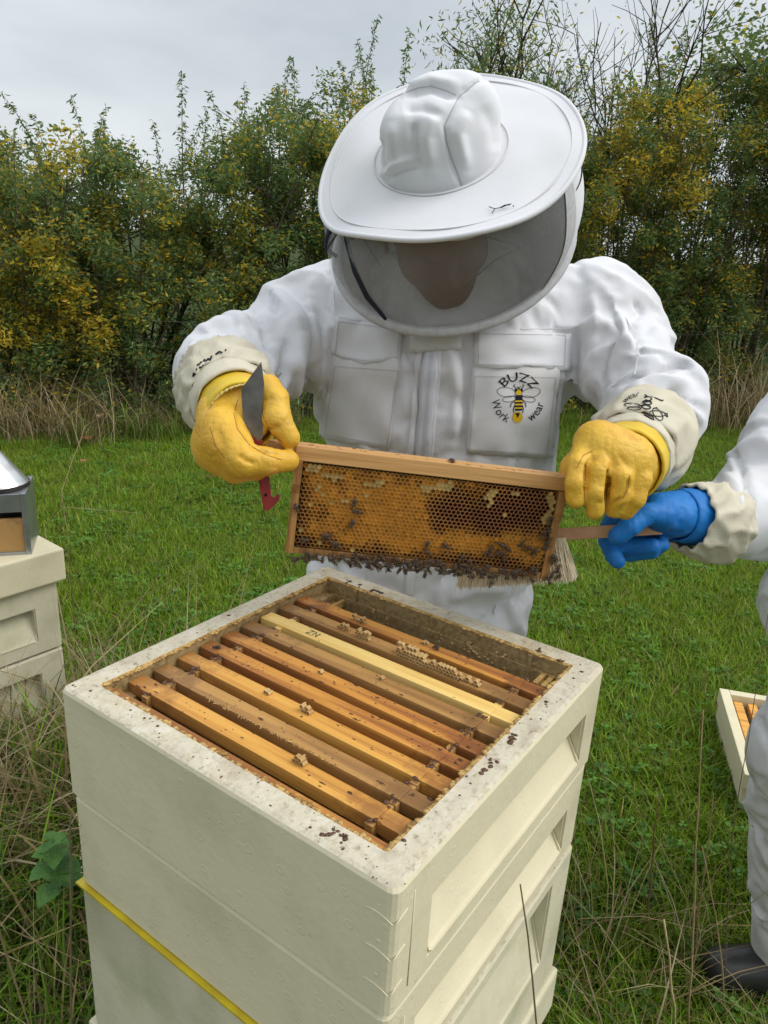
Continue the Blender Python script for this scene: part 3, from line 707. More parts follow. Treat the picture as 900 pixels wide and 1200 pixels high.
def onframe(u, v):
    """point of the comb face seen at (u, v)"""
    q = CF+CR*((u-450)/FPX)-CU*((v-600)/FPX); o_ = hl(0, -.0135, 0)
    return CAM+q*(((o_-CAM)@HY)/(q@HY))
GB = 'dark worker bees on the held honey frame'
LB = 'dark worker bee in the crowd along the bottom edge of the held frame'
random.seed(21)
def row(u): return 652+(u-340)*.078
for k in range(88):
    u = 345+k*3.5+random.uniform(-3, 3); dens = .5+.5*math.exp(-((u-470)/90)**2)+.35*math.exp(-((u-590)/22)**2)
    if random.random() > dens+.15: continue
    v = row(u)+random.uniform(-6, 4)
    bee(onframe(u, v)-HY*.001, -HY+.25*np.array([random.gauss(0, 1), 0, random.gauss(0, .4)]), random.uniform(0, 6.28), LB, GB, s=random.uniform(.85, 1.05))
for k in range(36):
    u = 410+k*4.2+random.uniform(-5, 5); v = row(u)+random.uniform(0, 6) if k % 2 else row(u)-random.uniform(0, 9)
    bee(onframe(u, v)-HY*.003, -HY+.5*np.array([random.gauss(0, 1), 0, random.gauss(0, .6)]), random.uniform(0, 6.28), LB, GB, s=random.uniform(.85, 1.05))
for (u, v) in ((379, 630), (388, 634), (386, 626), (360, 632), (398, 640), (430, 652), (575, 640), (585, 636), (592, 640), (583, 648), (574, 650), (590, 652), (612, 635), (617, 643), (625, 648), (642, 612), (639, 622), (643, 632), (634, 628), (640, 640), (648, 658), (654, 664), (646, 655), (628, 667), (620, 668), (606, 668), (548, 663), (538, 655), (525, 640), (500, 640), (503, 648), (606, 672), (562, 666)):
    bee(onframe(u, v)-HY*.001, -HY+.25*np.array([random.gauss(0, 1), 0, random.gauss(0, .4)]), random.uniform(0, 6.28), 'dark worker bee on the comb just above the crowded bottom edge', GB, s=1.08)
for (u, v, a), w in zip(((414, 591, .5), (421, 599, 2.2), (411, 615, .3), (349, 597, 1.2)), ('uppermost bee of the three on golden comb in the left half of the held frame', 'middle bee of the three on golden comb in the left half of the frame', 'lowest bee of the three on golden comb in the left half of the held frame', 'bee at the far left edge of the held comb, beside its side bar')):
    bee(onframe(u, v)-HY*.0005, -HY, a, w, GB, 0, 1.12)
bee(hl(.205, -.002, .0004), HZ, 1.0, 'single bee standing on the top bar of the held frame', GB, 1, 1.1)
bee(at(574, 685, 1.035), -HY+np.array((0, 0, .2)), .4, 'bee hanging below the brush bristles under the held frame', GB, 2, 1.1)
_zb = hw(FX[8]+.002, .2095, ZT+.0006); bee(_zb, (0, 0, 1), 1.2, 'single bee on the top bar beside the empty gap of the open hive', None, 0, 1.0)
_zb = hw(FX[3]-.004, .44, ZT+.0006); bee(_zb, (0, 0, 1), 2.2, 'bee near the left end of the dark orange frame in the open hive', None, 0, 1.0)

# ================================================================ hive tool and bee brush
M_steel = mat('worn_blade_steel', (0.21, 0.20, 0.19), 0.42, 0.5, dark=(0.09, 0.08, 0.07), scale=25, metal=0.75, extra=[((.30, .22, .14), 50, .6, .75, .5)])
M_red = mat('red_painted_steel', (0.30, 0.025, 0.022), 0.45, 0.45, dark=(0.16, 0.02, 0.018), scale=40)
tool = thing('hive_tool', 'red J-shaped hive tool with grey blade in the left yellow glove', 'hive tool', at(306, 520, .965))
def tp(u, v): return at(u, v, .944+(v-424)/(598-424)*.046)
b = MB(); b.prism([tp(*p) for p in ((306, 424), (309.5, 450), (307, 475), (308, 512), (303, 520), (287, 507), (284, 480), (282.5, 456))], CF*.0022)
b.build('blade', M_steel, tool)
b = MB(); b.prism([tp(*p) for p in ((297, 508), (306, 512), (314, 545), (317.5, 580), (320.5, 583.5), (326, 578.5), (328, 581), (326.5, 586.5), (320, 594), (314.5, 598), (309, 598.5), (305, 575), (300, 547))], CF*.0024)
b.build('hook', M_red, tool)
b = MB(); c0 = tp(311.5, 580); b.tube([c0-CF*.0006, c0+CF*.0005], .0022, 10); b.build('nail_hole', mat('dark_hole', (.01, .008, .008), .9), tool)
brush = thing('bee_brush', 'wooden bee brush with pale bristles held behind the frame by the blue glove', 'brush', at(700, 624, 1.085))
hA, hB = at(775, 619, 1.09), at(530, 634, 1.12); ax = (hB-hA)/np.linalg.norm(hB-hA); up = CU-ax*(CU@ax); up /= np.linalg.norm(up); dp = np.cross(ax, up)
b = MB(); b.box((hA+hB)/2, (np.linalg.norm(hB-hA), .0175, .012), ax=np.array([ax, up, dp]), bev=.0012)
b.build('handle', wood('brush_beech', (0.60, 0.34, 0.17), (0.50, 0.26, 0.12), (0.32, 0.15, 0.07), .4, stretch=(6, 6, 6)), brush)
b = MB(); r3 = random.Random(2)
for k in range(1700):
    t = r3.random(); row_ = r3.uniform(-.006, .006); u0 = 545+t*117; p0 = at(u0, 637-(u0-545)*.06, 1.115-.02*t)+dp*row_
    u1 = 538+t*137+r3.gauss(0, 1.8); v1 = 687-10*t+r3.gauss(0, 2.2)+(3 if r3.random() < .1 else 0); p1 = at(u1, v1, 1.115-.02*t+r3.gauss(0, .005))
    pm = (p0*.5+p1*.5)+CR*r3.gauss(0, .0008); b.tube([p0, pm, p1], [.0008, .0008, .0005], 3, cap=False)
o = b.build('bristles', mat('pale_horsehair', (0.95, 0.84, 0.62), 0.6, dark=(.78, .64, .42), scale=90), brush, sm=True); o['kind'] = 'stuff'
# ================================================================ people
M_suit = mat('white_cotton_twill', (0.66, 0.655, 0.675), 0.9, 0.15, dark=(0.58, 0.565, 0.54), scale=3.5, lo=0.5, hi=0.8, bump=0.22, bscale=300, sheen=0.15, bump_d=0.002,
             extra=[((0.52, 0.46, 0.38), 6.5, 0.66, 0.85, 0.5)])
M_suit2 = mat('white_hat_cotton', (0.69, 0.685, 0.705), 0.9, 0.15, dark=(0.63, 0.615, 0.60), scale=6, lo=0.5, hi=0.85, bump=0.12, bscale=420, sheen=0.15, bump_d=0.002)
M_pocket = mat('slightly_creamy_pocket_cotton', (0.66, 0.65, 0.655), 0.9, 0.15, dark=(0.57, 0.54, 0.50), scale=9, lo=0.5, hi=0.8, bump=0.12, bscale=420, bump_d=0.002, extra=[((0.36, 0.24, 0.16), 11.0, 0.74, 0.84, 0.5)])
M_glove = mat('yellow_hide_glove', (0.70, 0.42, 0.042), 0.5, 0.4, dark=(0.62, 0.33, 0.028), scale=14, lo=0.42, hi=0.68, bump=0.35, bscale=260, bump_d=0.003,
              extra=[((0.44, 0.17, 0.018), 20.0, 0.56, 0.76, 0.75), ((0.72, 0.50, 0.16), 10.0, 0.6, 0.8, 0.4), ((0.12, 0.05, 0.015), 60.0, 0.72, 0.78, 0.6)])
M_band = mat('bright_yellow_cuff', (0.72, 0.50, 0.035), 0.5, 0.4, dark=(0.60, 0.39, 0.02), scale=18, bump=.15, bscale=200, bump_d=.002)
M_canvas = mat('cream_canvas_gauntlet', (0.60, 0.55, 0.43), 0.95, 0.1, dark=(0.50, 0.45, 0.34), scale=14, lo=.45, hi=.75, bump=0.4, bscale=500, bump_d=0.002)
M_blue = mat('blue_rubber_glove', (0.008, 0.17, 0.50), 0.58, 0.35, dark=(0.006, 0.12, 0.40), scale=14, bump=0.2, bscale=90, bump_d=0.003, extra=[((.10, .24, .45), 22, .62, .8, .5)])
M_black = mat('black_embroidery', (0.012, 0.012, 0.016), 0.8, 0.2)
M_yel = mat('yellow_embroidery', (0.66, 0.42, 0.02), 0.8, 0.2)
M_binding = mat('grey_white_binding', (0.56, 0.56, 0.57), 0.9, 0.15, dark=(0.46, 0.46, 0.47), scale=120, bump=.5, bscale=600, bump_d=.002)
M_skin = mat('skin', (0.13, 0.05, 0.036), 0.6, 0.3, dark=(0.10, 0.036, 0.026), scale=25, sss=0.2)  # skin tone darkened: the shade under the hat brim is put into the colour
M_hair = mat('dark_hair', (0.045, 0.03, 0.02), 0.6, 0.3)
def veil_mat():
    m = bpy.data.materials.new('fine_veil_mesh'); m.use_nodes = True; t = m.node_tree; t.nodes.clear()
    o = t.nodes.new('ShaderNodeOutputMaterial'); d = t.nodes.new('ShaderNodeBsdfDiffuse'); tr = t.nodes.new('ShaderNodeBsdfTransparent'); ms = t.nodes.new('ShaderNodeMixShader')
    tcn = t.nodes.new('ShaderNodeTexCoord'); n = t.nodes.new('ShaderNodeTexNoise'); n.inputs['Scale'].default_value = 900; n.inputs['Detail'].default_value = 2
    n2 = t.nodes.new('ShaderNodeTexNoise'); n2.inputs['Scale'].default_value = 9; t.links.new(tcn.outputs['Object'], n2.inputs['Vector'])
    t.links.new(tcn.outputs['Object'], n.inputs['Vector'])
    mr = t.nodes.new('ShaderNodeMapRange'); mr.inputs[1].default_value = .35; mr.inputs[2].default_value = .65; mr.inputs[3].default_value = .20; mr.inputs[4].default_value = .36
    t.links.new(n.outputs['Fac'], mr.inputs[0])
    ad = t.nodes.new('ShaderNodeMath'); ad.operation = 'MULTIPLY_ADD'; ad.inputs[1].default_value = .25; t.links.new(n2.outputs['Fac'], ad.inputs[0]); ad.inputs[2].default_value = -.125
    a2 = t.nodes.new('ShaderNodeMath'); a2.operation = 'ADD'; t.links.new(ad.outputs[0], a2.inputs[0]); t.links.new(mr.outputs[0], a2.inputs[1])
    d.inputs[0].default_value = (.58, .58, .60, 1); tr.inputs[0].default_value = (1, 1, 1, 1)
    t.links.new(a2.outputs[0], ms.inputs[0]); t.links.new(tr.outputs[0], ms.inputs[1]); t.links.new(d.outputs[0], ms.inputs[2]); t.links.new(ms.outputs[0], o.inputs[0]); return m
M_veil = veil_mat()

def axis_folds(V, N, a, b, amp, freq, rad, seed, th=0.13):
    """cloth rolls running round a sleeve between a and b"""
    a = np.array(a); b = np.array(b); L = np.linalg.norm(b-a); w = (b-a)/L; q = V-a; t = q@w; r = q-t[:, None]*w; dist = np.linalg.norm(r, axis=1)
    m = np.clip((t+.05)/.06, 0, 1)*np.clip((L+.06-t)/.06, 0, 1)*np.clip((th-dist)/.03, 0, 1)
    e1 = np.cross(w, [0.2, 0.1, 0.97]); e1 /= np.linalg.norm(e1); e2 = np.cross(w, e1)
    p = np.stack([t*freq+(r@e1)*freq*.55, (r@e1)*rad, (r@e2)*rad], 1)+seed
    n = noise(p+.6*noise(p*.5+9)[:, None]); n = (1-np.abs(n))**2.2-.45
    return V+N*(m*n*amp)[:, None]

def drape(V, F, pinw, shw, frames=28, smin=-.07, smax=-.27, grav=.10, bend=1.6):
    """let the suit settle as cloth a little larger than the body shape it is loosely held to, then refine it"""
    o = mesh_np('suit', V, F, M_suit); COL.objects.unlink(o) if False else None
    a_ = o.vertex_groups.new(name='pin'); b_ = o.vertex_groups.new(name='slack')
    for i, (p, q) in enumerate(zip(pinw, shw)): a_.add([i], float(p), 'REPLACE'); b_.add([i], float(q), 'REPLACE')
    m = o.modifiers.new('cloth', 'CLOTH'); s = m.settings; s.quality = 4; s.mass = .2; s.tension_stiffness = 26; s.compression_stiffness = 26; s.shear_stiffness = 13; s.bending_stiffness = bend
    s.tension_damping = s.compression_damping = s.shear_damping = 10; s.bending_damping = .5; s.vertex_group_mass = 'pin'; s.pin_stiffness = .5; s.vertex_group_shrink = 'slack'; s.shrink_min = smin; s.shrink_max = smax
    s.effector_weights.gravity = grav; s.air_damping = 5; m.collision_settings.use_collision = False; m.point_cache.frame_start = 1; m.point_cache.frame_end = frames
    for f in range(1, frames+1): SC.frame_set(f)
    o.modifiers.new('refine', 'SUBSURF').levels = 1
    dg = bpy.context.evaluated_depsgraph_get(); me = o.evaluated_get(dg).data; n = len(me.vertices); P = np.zeros(n*3, np.float32); me.vertices.foreach_get('co', P)
    Q = np.zeros(len(me.loops), np.int32); me.loops.foreach_get('vertex_index', Q); V2, F2 = P.reshape(-1, 3).astype(float), Q.reshape(-1, 4).astype(np.int64)
    me0 = o.data; bpy.data.objects.remove(o); bpy.data.meshes.remove(me0); SC.frame_set(1); return V2, F2
def seg_w(V, segs, r0, r1):
    """1 near the given segments, 0 away"""
    d = np.full(len(V), 9.)
    for a, b in segs:
        a = np.array(a); b = np.array(b); t = np.clip((V-a)@(b-a)/((b-a)@(b-a)), 0, 1); d = np.minimum(d, np.linalg.norm(V-a-t[:, None]*(b-a), axis=1))
    return np.clip((r1-d)/(r1-r0), 0, 1)
def sleeve_mesh(fd, h):
    V, F = fd.mesh(); V = relax(V, F, 2); return V, F

# ------------------------------------------------------------ person in the hat
P1 = thing('person', 'person in white bee suit with broad white veiled hat holding up the honeycomb frame', 'person', (0.10, 0.90, 0))
shL, elL, wrL = at(372, 376, 1.40), at(268, 440, 1.21), at(262, 448, 1.14)
shR, elR, wrR = at(698, 372, 1.40), at(762, 474, 1.25), at(756, 500, 1.18)
hipC = at(490, 690, 1.50)
fd = SDF((-0.45, 0.25, 0.02), (0.75, 1.25, 1.62), 0.0105)
Yd = (0, 1, 0)
fd.cap(hipC+[0, 0, .0], at(512, 600, 1.47), .205, .20, .05, Yd, .72)
fd.cap(at(512, 600, 1.47), at(520, 440, 1.40), .20, .212, .05, Yd, .72)
fd.cap(at(520, 440, 1.40), at(522, 392, 1.385), .212, .185, .05, Yd, .72)
fd.cap(shL, shR, .088, .088, .07, Yd, .95)
fd.cap(at(528, 345, 1.36), at(532, 318, 1.32), .135, .12, .06, Yd, .8)
for s in (-1, 1):
    top = hipC+np.array([s*.085, 0, -.02]); kn = np.array([hipC[0]+s*.115, hipC[1]-.01, .46]); ft = np.array([hipC[0]+s*.125, hipC[1]+.01, .075])
    fd.cap(top, kn, .128, .10, .03); fd.cap(kn, ft, .10, .088, .03)
fd.cap(shL, elL, .084, .070, .05); fd.cap(elL, wrL, .070, .056, .03)
fd.cap(shR, elR, .086, .074, .05); fd.cap(elR, wrR, .074, .060, .03)
V, F = sleeve_mesh(fd, .006); N = vnormals(V, F)
def body_cloth(V, N, k=1.0):
    q = np.stack([V[:, 0]*8, V[:, 1]*8, V[:, 2]*3.2], 1); n = (1-np.abs(noise(q+.7*noise(q*.6+4)[:, None])))**2.2-.45
    return V+N*(n*.011*k)[:, None]
V = body_cloth(V, N); N = vnormals(V, F)
V = axis_folds(V, N, shL, elL, .010, 13, 5, 3.1); N = vnormals(V, F); V = axis_folds(V, N, shR, elR, .010, 13, 5, 8.2)
aw = seg_w(V, [(shL, elL), (elL, wrL), (shR, elR), (elR, wrR)], .10, .15); lw = np.clip((1.02-V[:, 2])/.1, 0, 1); aw = np.maximum(aw, .8*lw)
V, F = drape(V, F, .26-.07*aw, .25+.75*aw); N = vnormals(V, F)
FOLD1 = [  # folds seen in the photograph
    ([(312, 340), (326, 352), (342, 372), (350, 395)], .012, 11), ([(330, 372), (318, 352), (318, 340)], -.010, 6),
    ([(385, 310), (383, 345), (388, 372)], -.008, 5), ([(372, 318), (362, 345), (366, 390), (374, 430)], .008, 9),
    ([(346, 360), (352, 400), (350, 440), (340, 480)], .009, 9), ([(338, 392), (334, 430), (322, 460)], -.009, 6),
    ([(290, 362), (306, 378), (312, 400), (322, 418)], -.007, 4), ([(280, 372), (286, 395), (300, 415)], .006, 7),
    ([(240, 385), (270, 372), (300, 378)], .007, 9), ([(215, 430), (230, 405), (262, 398)], .007, 8), ([(226, 392), (250, 384), (274, 392)], -.006, 4),
    ([(362, 420), (358, 460), (354, 500)], -.012, 6), ([(378, 410), (376, 460), (372, 510)], .007, 7),
    ([(714, 352), (724, 385), (706, 425), (700, 470)], -.010, 6), ([(690, 330), (700, 380), (690, 430), (684, 500)], .008, 9), ([(676, 380), (672, 430), (660, 500)], -.008, 6),
    ([(742, 352), (752, 366), (738, 376)], -.006, 4), ([(736, 372), (748, 400), (752, 420)], -.006, 4), ([(756, 385), (780, 395), (806, 405)], .008, 10),
    ([(720, 452), (762, 436), (800, 428), (815, 430)], -.010, 5), ([(730, 462), (770, 446), (812, 452)], .010, 8), ([(742, 470), (785, 462), (822, 480)], -.008, 5),
    ([(778, 470), (806, 478), (826, 500)], .008, 8), ([(780, 500), (800, 512), (808, 540)], -.008, 6), ([(770, 520), (790, 530), (800, 552)], .006, 8), ([(728, 415), (760, 424), (775, 420)], .006, 6),
    ([(502, 400), (500, 450), (494, 530)], .004, 10), ([(470, 395), (486, 430), (492, 480)], -.006, 5), ([(545, 400), (547, 450), (544, 530)], -.006, 6), ([(530, 405), (534, 470), (528, 530)], .004, 6),
    ([(420, 690), (452, 712), (470, 735)], .010, 10), ([(500, 690), (540, 668), (575, 660)], -.008, 8), ([(520, 705), (560, 690), (600, 690)], .008, 9), ([(560, 735), (585, 712), (605, 700)], -.008, 7),
    ([(385, 668), (400, 690), (425, 710)], -.009, 8), ([(596, 700), (604, 730), (612, 745)], .010, 8),
]
V = folds(V, N, [(p_, h_*1.35, w_*.85) for p_, h_, w_ in FOLD1])
suit = mesh_np('suit', V, F, M_suit, P1)
BV = BVHTree.FromPolygons([Vector(v) for v in V], [tuple(int(i) for i in f) for f in F])
def cast(bv, u, v):
    d = CF+CR*((u-450)/FPX)-CU*((v-600)/FPX); h = bv.ray_cast(Vector(CAM), Vector(d))
    return (np.array(h[0]), np.array(h[1])) if h[0] is not None else (None, None)
def bv_of(*os_):
    V_, F_ = [], []
    for o in os_:
        m = np.array(parent_matrix(o)); b0 = len(V_); V_ += [Vector(m[:3, :3]@np.array(v.co)+m[:3, 3]) for v in o.data.vertices]; F_ += [tuple(b0+i for i in p.vertices) for p in o.data.polygons]
    return BVHTree.FromPolygons(V_, F_)
def patch(bv, quad, nu, nv, thick, name, m, parent, bulge=0.0, wav=0.0, seed=0, edge=.003, bottom=None):
    """cloth panel laid on a body: quad = px corners TL, TR, BR, BL; thickness with turned-down edges"""
    q = [np.array(c, float) for c in quad]; G = np.zeros((nv+1, nu+1, 3)); NN = np.zeros_like(G)
    for j in range(nv+1):
        for i in range(nu+1):
            s, t = i/nu, j/nv; p = (q[0]*(1-s)+q[1]*s)*(1-t)+(q[3]*(1-s)+q[2]*s)*t
            if bottom is not None: p = p+np.array([0, bottom(s)*t])
            h, n = cast(bv, *p)
            if h is None:
                h, n = (G[j, i-1], NN[j, i-1]) if i else (G[j-1, i], NN[j-1, i])
            if n@CF > 0: n = -n
            G[j, i] = h; NN[j, i] = n
    G0 = G.copy()
    for _ in range(9):   # a panel bridges small hollows
        G[1:-1, 1:-1] = .5*G[1:-1, 1:-1]+.125*(G[:-2, 1:-1]+G[2:, 1:-1]+G[1:-1, :-2]+G[1:-1, 2:]); NN[1:-1, 1:-1] = .5*NN[1:-1, 1:-1]+.125*(NN[:-2, 1:-1]+NN[2:, 1:-1]+NN[1:-1, :-2]+NN[1:-1, 2:])
    NN /= np.linalg.norm(NN, axis=2)[..., None]
    lift = np.maximum(0, ((G0-G)*NN).sum(-1))          # never let the cloth below poke through
    for _ in range(2):
        pd = np.pad(lift, 1, mode='edge'); lift = np.max([pd[a_:a_+nv+1, b_:b_+nu+1] for a_ in range(3) for b_ in range(3)], axis=0)
    for _ in range(2):
        pd = np.pad(lift, 1, mode='edge'); lift = np.mean([pd[a_:a_+nv+1, b_:b_+nu+1] for a_ in range(3) for b_ in range(3)], axis=0)
    S, T = np.meshgrid(np.linspace(0, 1, nu+1), np.linspace(0, 1, nv+1))
    w = np.minimum(np.minimum(S, 1-S)*nu, np.minimum(T, 1-T)*nv)
    H = thick+lift+bulge*np.sin(math.pi*S)*np.sin(math.pi*T)+wav*noise(np.stack([S*4+seed, T*3+seed, 0*S], -1).reshape(-1, 3)).reshape(S.shape)*np.clip(w/2, 0, 1)
    top = G+NN*H[..., None]
    # second layer: rim folded down to the body
    V_, F_ = [], []; idx = np.arange((nu+1)*(nv+1)).reshape(nv+1, nu+1); V_ = list(top.reshape(-1, 3))
    for j in range(nv):
        for i in range(nu): F_.append((idx[j, i], idx[j+1, i], idx[j+1, i+1], idx[j, i+1]))
    loop = [(0, i) for i in range(nu)]+[(j, nu) for j in range(nv)]+[(nv, i) for i in range(nu, 0, -1)]+[(j, 0) for j in range(nv, 0, -1)]
    b0 = len(V_)
    for (j, i) in loop: V_.append(G[j, i]-NN[j, i]*edge)
    n = len(loop)
    for k in range(n):
        a = idx[loop[k]]; c = idx[loop[(k+1) % n]]; F_.append((a, c, b0+(k+1) % n, b0+k))
    return mesh_np(name, np.array(V_), F_, m, parent)
def laid(bv, polys, off, name, m, parent, thick=.0008):
    """flat print/embroidery: polygons in px (triangulated), laid on a body"""
    V_, F_ = [], []
    for poly in polys:
        b0 = len(V_); P = []
        for (u, v) in poly:
            h, n = cast(bv, u, v)
            if h is None: P = None; break
            if n@CF > 0: n = -n
            d = (CAM-h); d /= np.linalg.norm(d); P.append(h+d*off)
        if P is None: continue
        V_ += P; F_.append(tuple(range(b0, b0+len(P))))
    return mesh_np(name, np.array(V_), F_, m, parent, sm=False) if V_ else None
def line_polys(pts, w):
    out = []
    for (a, b_) in zip(pts[:-1], pts[1:]):
        a = np.array(a, float); b_ = np.array(b_, float); d = b_-a; L = np.linalg.norm(d)
        if L < 1e-6: continue
        d /= L; n = np.array((-d[1], d[0]))*w/2; a = a-d*w*.25; b_ = b_+d*w*.25; out.append([a+n, b_+n, b_-n, a-n])
    return out
def text_polys(s, size, fn):
    """letters as filled faces, each vertex mapped by fn(x, y)"""
    cu = bpy.data.curves.new('t', 'FONT'); cu.body = s; cu.size = size; cu.resolution_u = 3; o = bpy.data.objects.new('t', cu); COL.objects.link(o)
    bpy.context.view_layer.update(); me = o.evaluated_get(bpy.context.evaluated_depsgraph_get()).to_mesh()
    P = [[tuple(fn(me.vertices[i].co.x, me.vertices[i].co.y)) for i in p.vertices] for p in me.polygons]
    w = max(v.co.x for v in me.vertices); o.evaluated_get(bpy.context.evaluated_depsgraph_get()).to_mesh_clear(); bpy.data.objects.remove(o); bpy.data.curves.remove(cu); return P
def arc_text(s, size, c, r, a_mid, flip=False, rx=1.0, bold=0.0):
    """text along a circle in px; a_mid degrees, 90 = top"""
    cu = bpy.data.curves.new('t', 'FONT'); cu.body = s; cu.size = size; o = bpy.data.objects.new('t', cu); COL.objects.link(o); bpy.context.view_layer.update()
    W_ = max(v.co.x for v in o.evaluated_get(bpy.context.evaluated_depsgraph_get()).to_mesh().vertices); bpy.data.objects.remove(o); bpy.data.curves.remove(cu)
    def fn(x, y):
        if not flip: a = math.radians(a_mid)-(x-W_/2)/r; R_ = r+y
        else: a = math.radians(a_mid)+(x-W_/2)/r; R_ = r-y
        return (c[0]+R_*math.cos(a)*rx, c[1]-R_*math.sin(a))
    return text_polys(s, size, fn)
def ellipse_line(c, rx, ry, rot, a0=0, a1=360, n=22):
    k = math.radians(rot); out = []
    for a in np.radians(np.linspace(a0, a1, n)):
        x, y = rx*math.cos(a), ry*math.sin(a); out.append((c[0]+x*math.cos(k)-y*math.sin(k), c[1]+x*math.sin(k)+y*math.cos(k)))
    return out
# pockets with flaps, zip, collar tab
pkL = patch(BV, [(390, 412), (470, 420), (456, 526), (377, 512)], 16, 18, .0028, 'pocket', M_pocket, P1, .001, .003, 2)
patch(BV, [(393, 374), (472, 384), (469, 424), (388, 416)], 16, 8, .006, 'flap', M_suit, pkL, .001, .003, 5, bottom=lambda s: 9*math.sin(math.pi*min(1, s*1.1))-2)
pkR = patch(BV, [(554, 424), (655, 428), (644, 536), (547, 530)], 18, 18, .0028, 'pocket', M_pocket, P1, .001, .003, 7)
patch(BV, [(556, 389), (668, 391), (666, 433), (556, 430)], 18, 8, .006, 'flap', M_suit, pkR, .001, .003, 9, bottom=lambda s: 2*math.sin(9*s))
def stitch_rows(bv, quad, parent, off, inset=3.0):
    q = [np.array(c, float) for c in quad]; c = sum(q)/4; P_ = []
    for a, b_ in zip(q, q[1:]+q[:1]):
        a = a+(c-a)/np.linalg.norm(c-a)*inset*1.4; b_ = b_+(c-b_)/np.linalg.norm(c-b_)*inset*1.4; L = np.linalg.norm(b_-a); n = int(L/3.2)
        for k in range(n): P_ += line_polys([a+(b_-a)*(k+.15)/n, a+(b_-a)*(k+.75)/n], .8)
    o = laid(bv, P_, off, 'stitching', M_stitch, parent); 
    if o: o['kind'] = 'stuff'
M_stitch = mat('grey_stitching', (.42, .41, .40), .9, .1)
for pk_, qd in ((pkL, [(390, 426), (470, 432), (456, 526), (377, 512)]), (pkR, [(554, 438), (655, 440), (644, 536), (547, 530)])): stitch_rows(bv_of(pk_), qd, pk_, .0012)
for o_ in [o for pk_ in (pkL, pkR) for o in pk_.children]:
    stitch_rows(bv_of(o_), [(393, 374), (472, 384), (469, 430), (388, 420)] if o_.parent is pkL else [(556, 389), (668, 391), (666, 431), (556, 429)], o_.parent, .0012, 3.5)
zp = patch(BV, [(499, 400), (515, 400), (504, 540), (487, 540)], 4, 24, .003, 'zip', mat('zip_tape', (.60, .60, .64), .8), P1, 0, 0)
o = laid(bv_of(zp), sum([line_polys([(504.6-.0857*(v-400)+.2, v), (508.8-.0857*(v-400)+.2, v)], .9) for v in np.arange(402, 540, 1.9)], []), .0009, 'zip_teeth', mat('zip_teeth', (.50, .50, .54), .5), zp); o['kind'] = 'stuff'
for dx in (-13, 10): patch(BV, [(502+dx, 400), (509+dx, 400), (497+dx, 542), (489+dx, 542)], 3, 24, .0035, 'placket', M_suit, P1, 0, .0015, dx)
patch(BV, [(483, 384), (541, 382), (539, 410), (484, 412)], 10, 5, .007, 'collar_tab', mat('grey_tab', (.58, .57, .54), .9, .1), P1, .002, 0)
zp2 = patch(BV, [(477, 655), (487, 655), (483, 700), (473, 700)], 3, 8, .003, 'trouser_zip', M_suit, P1)
# seams on shoulders and sleeves
for pl in ([(388, 306), (390, 340), (392, 374)], [(734, 372), (745, 392), (748, 416), (744, 438)], [(716, 452), (745, 440), (790, 436)], [(556, 383), (612, 385), (668, 386)], [(392, 371), (430, 375), (472, 381)]):
    o = laid(BV, line_polys(pl, 1.6), .003, 'seam', M_pocket, P1)
# embroidered bee with lettering on the pocket
cx, cy = 607, 468; OFF = .0085
PB = BVHTree.FromPolygons([pkR.matrix_world @ v.co for v in pkR.data.vertices], [p.vertices[:] for p in pkR.data.polygons])
PB = BVHTree.FromPolygons([Vector(np.array(parent_matrix(pkR)@v.co)) for v in pkR.data.vertices], [p.vertices[:] for p in pkR.data.polygons])
blk, yel = [], []
blk += arc_text('BUZZ', 15, (607, 466), 19.5, 88); blk += arc_text('Work', 14, (607, 467), 31, 214, True); blk += arc_text('wear', 14, (607, 467), 31, 324, True)
def ell(c, rx, ry, n=14): return [(c[0]+rx*math.cos(a), c[1]+ry*math.sin(a)) for a in np.linspace(0, 2*math.pi, n, endpoint=False)]
yel += [ell((608, 459.5), 3.6, 3.8)]; blk += [[(604, 463), (612.6, 463), (612.2, 469), (604.2, 469)]]
for k in range(6):
    y = 469+2.0*k; w = 4.9-.12*k; poly = [(608-w, y), (608+w, y), (607.6+w, y+2.0), (607.6-w, y+2.0)]; (yel if k % 2 == 0 else blk).append(poly)
yel += [ell((606.5, 488.8), 6.2, 6.6)]; blk += [[(604, 484), (609.5, 484), (606.8, 489.5)]]
for e in (ell((604.8, 457), 1.3, 2), ell((611.6, 457), 1.3, 2)): blk.append(e)
for pl in (ellipse_line((593.5, 459.5), 11, 5.6, 8), ellipse_line((622.5, 460), 11, 5.6, -12), ellipse_line((597, 467.5), 8, 3.4, -8), ellipse_line((619.5, 467.5), 8, 3.4, 10)): blk += line_polys(pl, .55)
for pl in ([(604.5, 455), (602, 452), (603.5, 450.5)], [(611.5, 455), (614, 452), (612.5, 450.5)], [(604, 469), (599, 473), (598.5, 477)], [(612.5, 469), (616, 473), (616.5, 477)], [(603.5, 475), (601.5, 480), (602.5, 484)], [(612.5, 475), (613.5, 480), (612.5, 484)], [(606, 453), (610, 457)], [(610, 453), (606, 457)]): blk += line_polys(pl, .9)
laid(PB, yel, .0009, 'emblem', M_yel, pkR); laid(PB, blk, .0014, 'lettering', M_black, pkR)

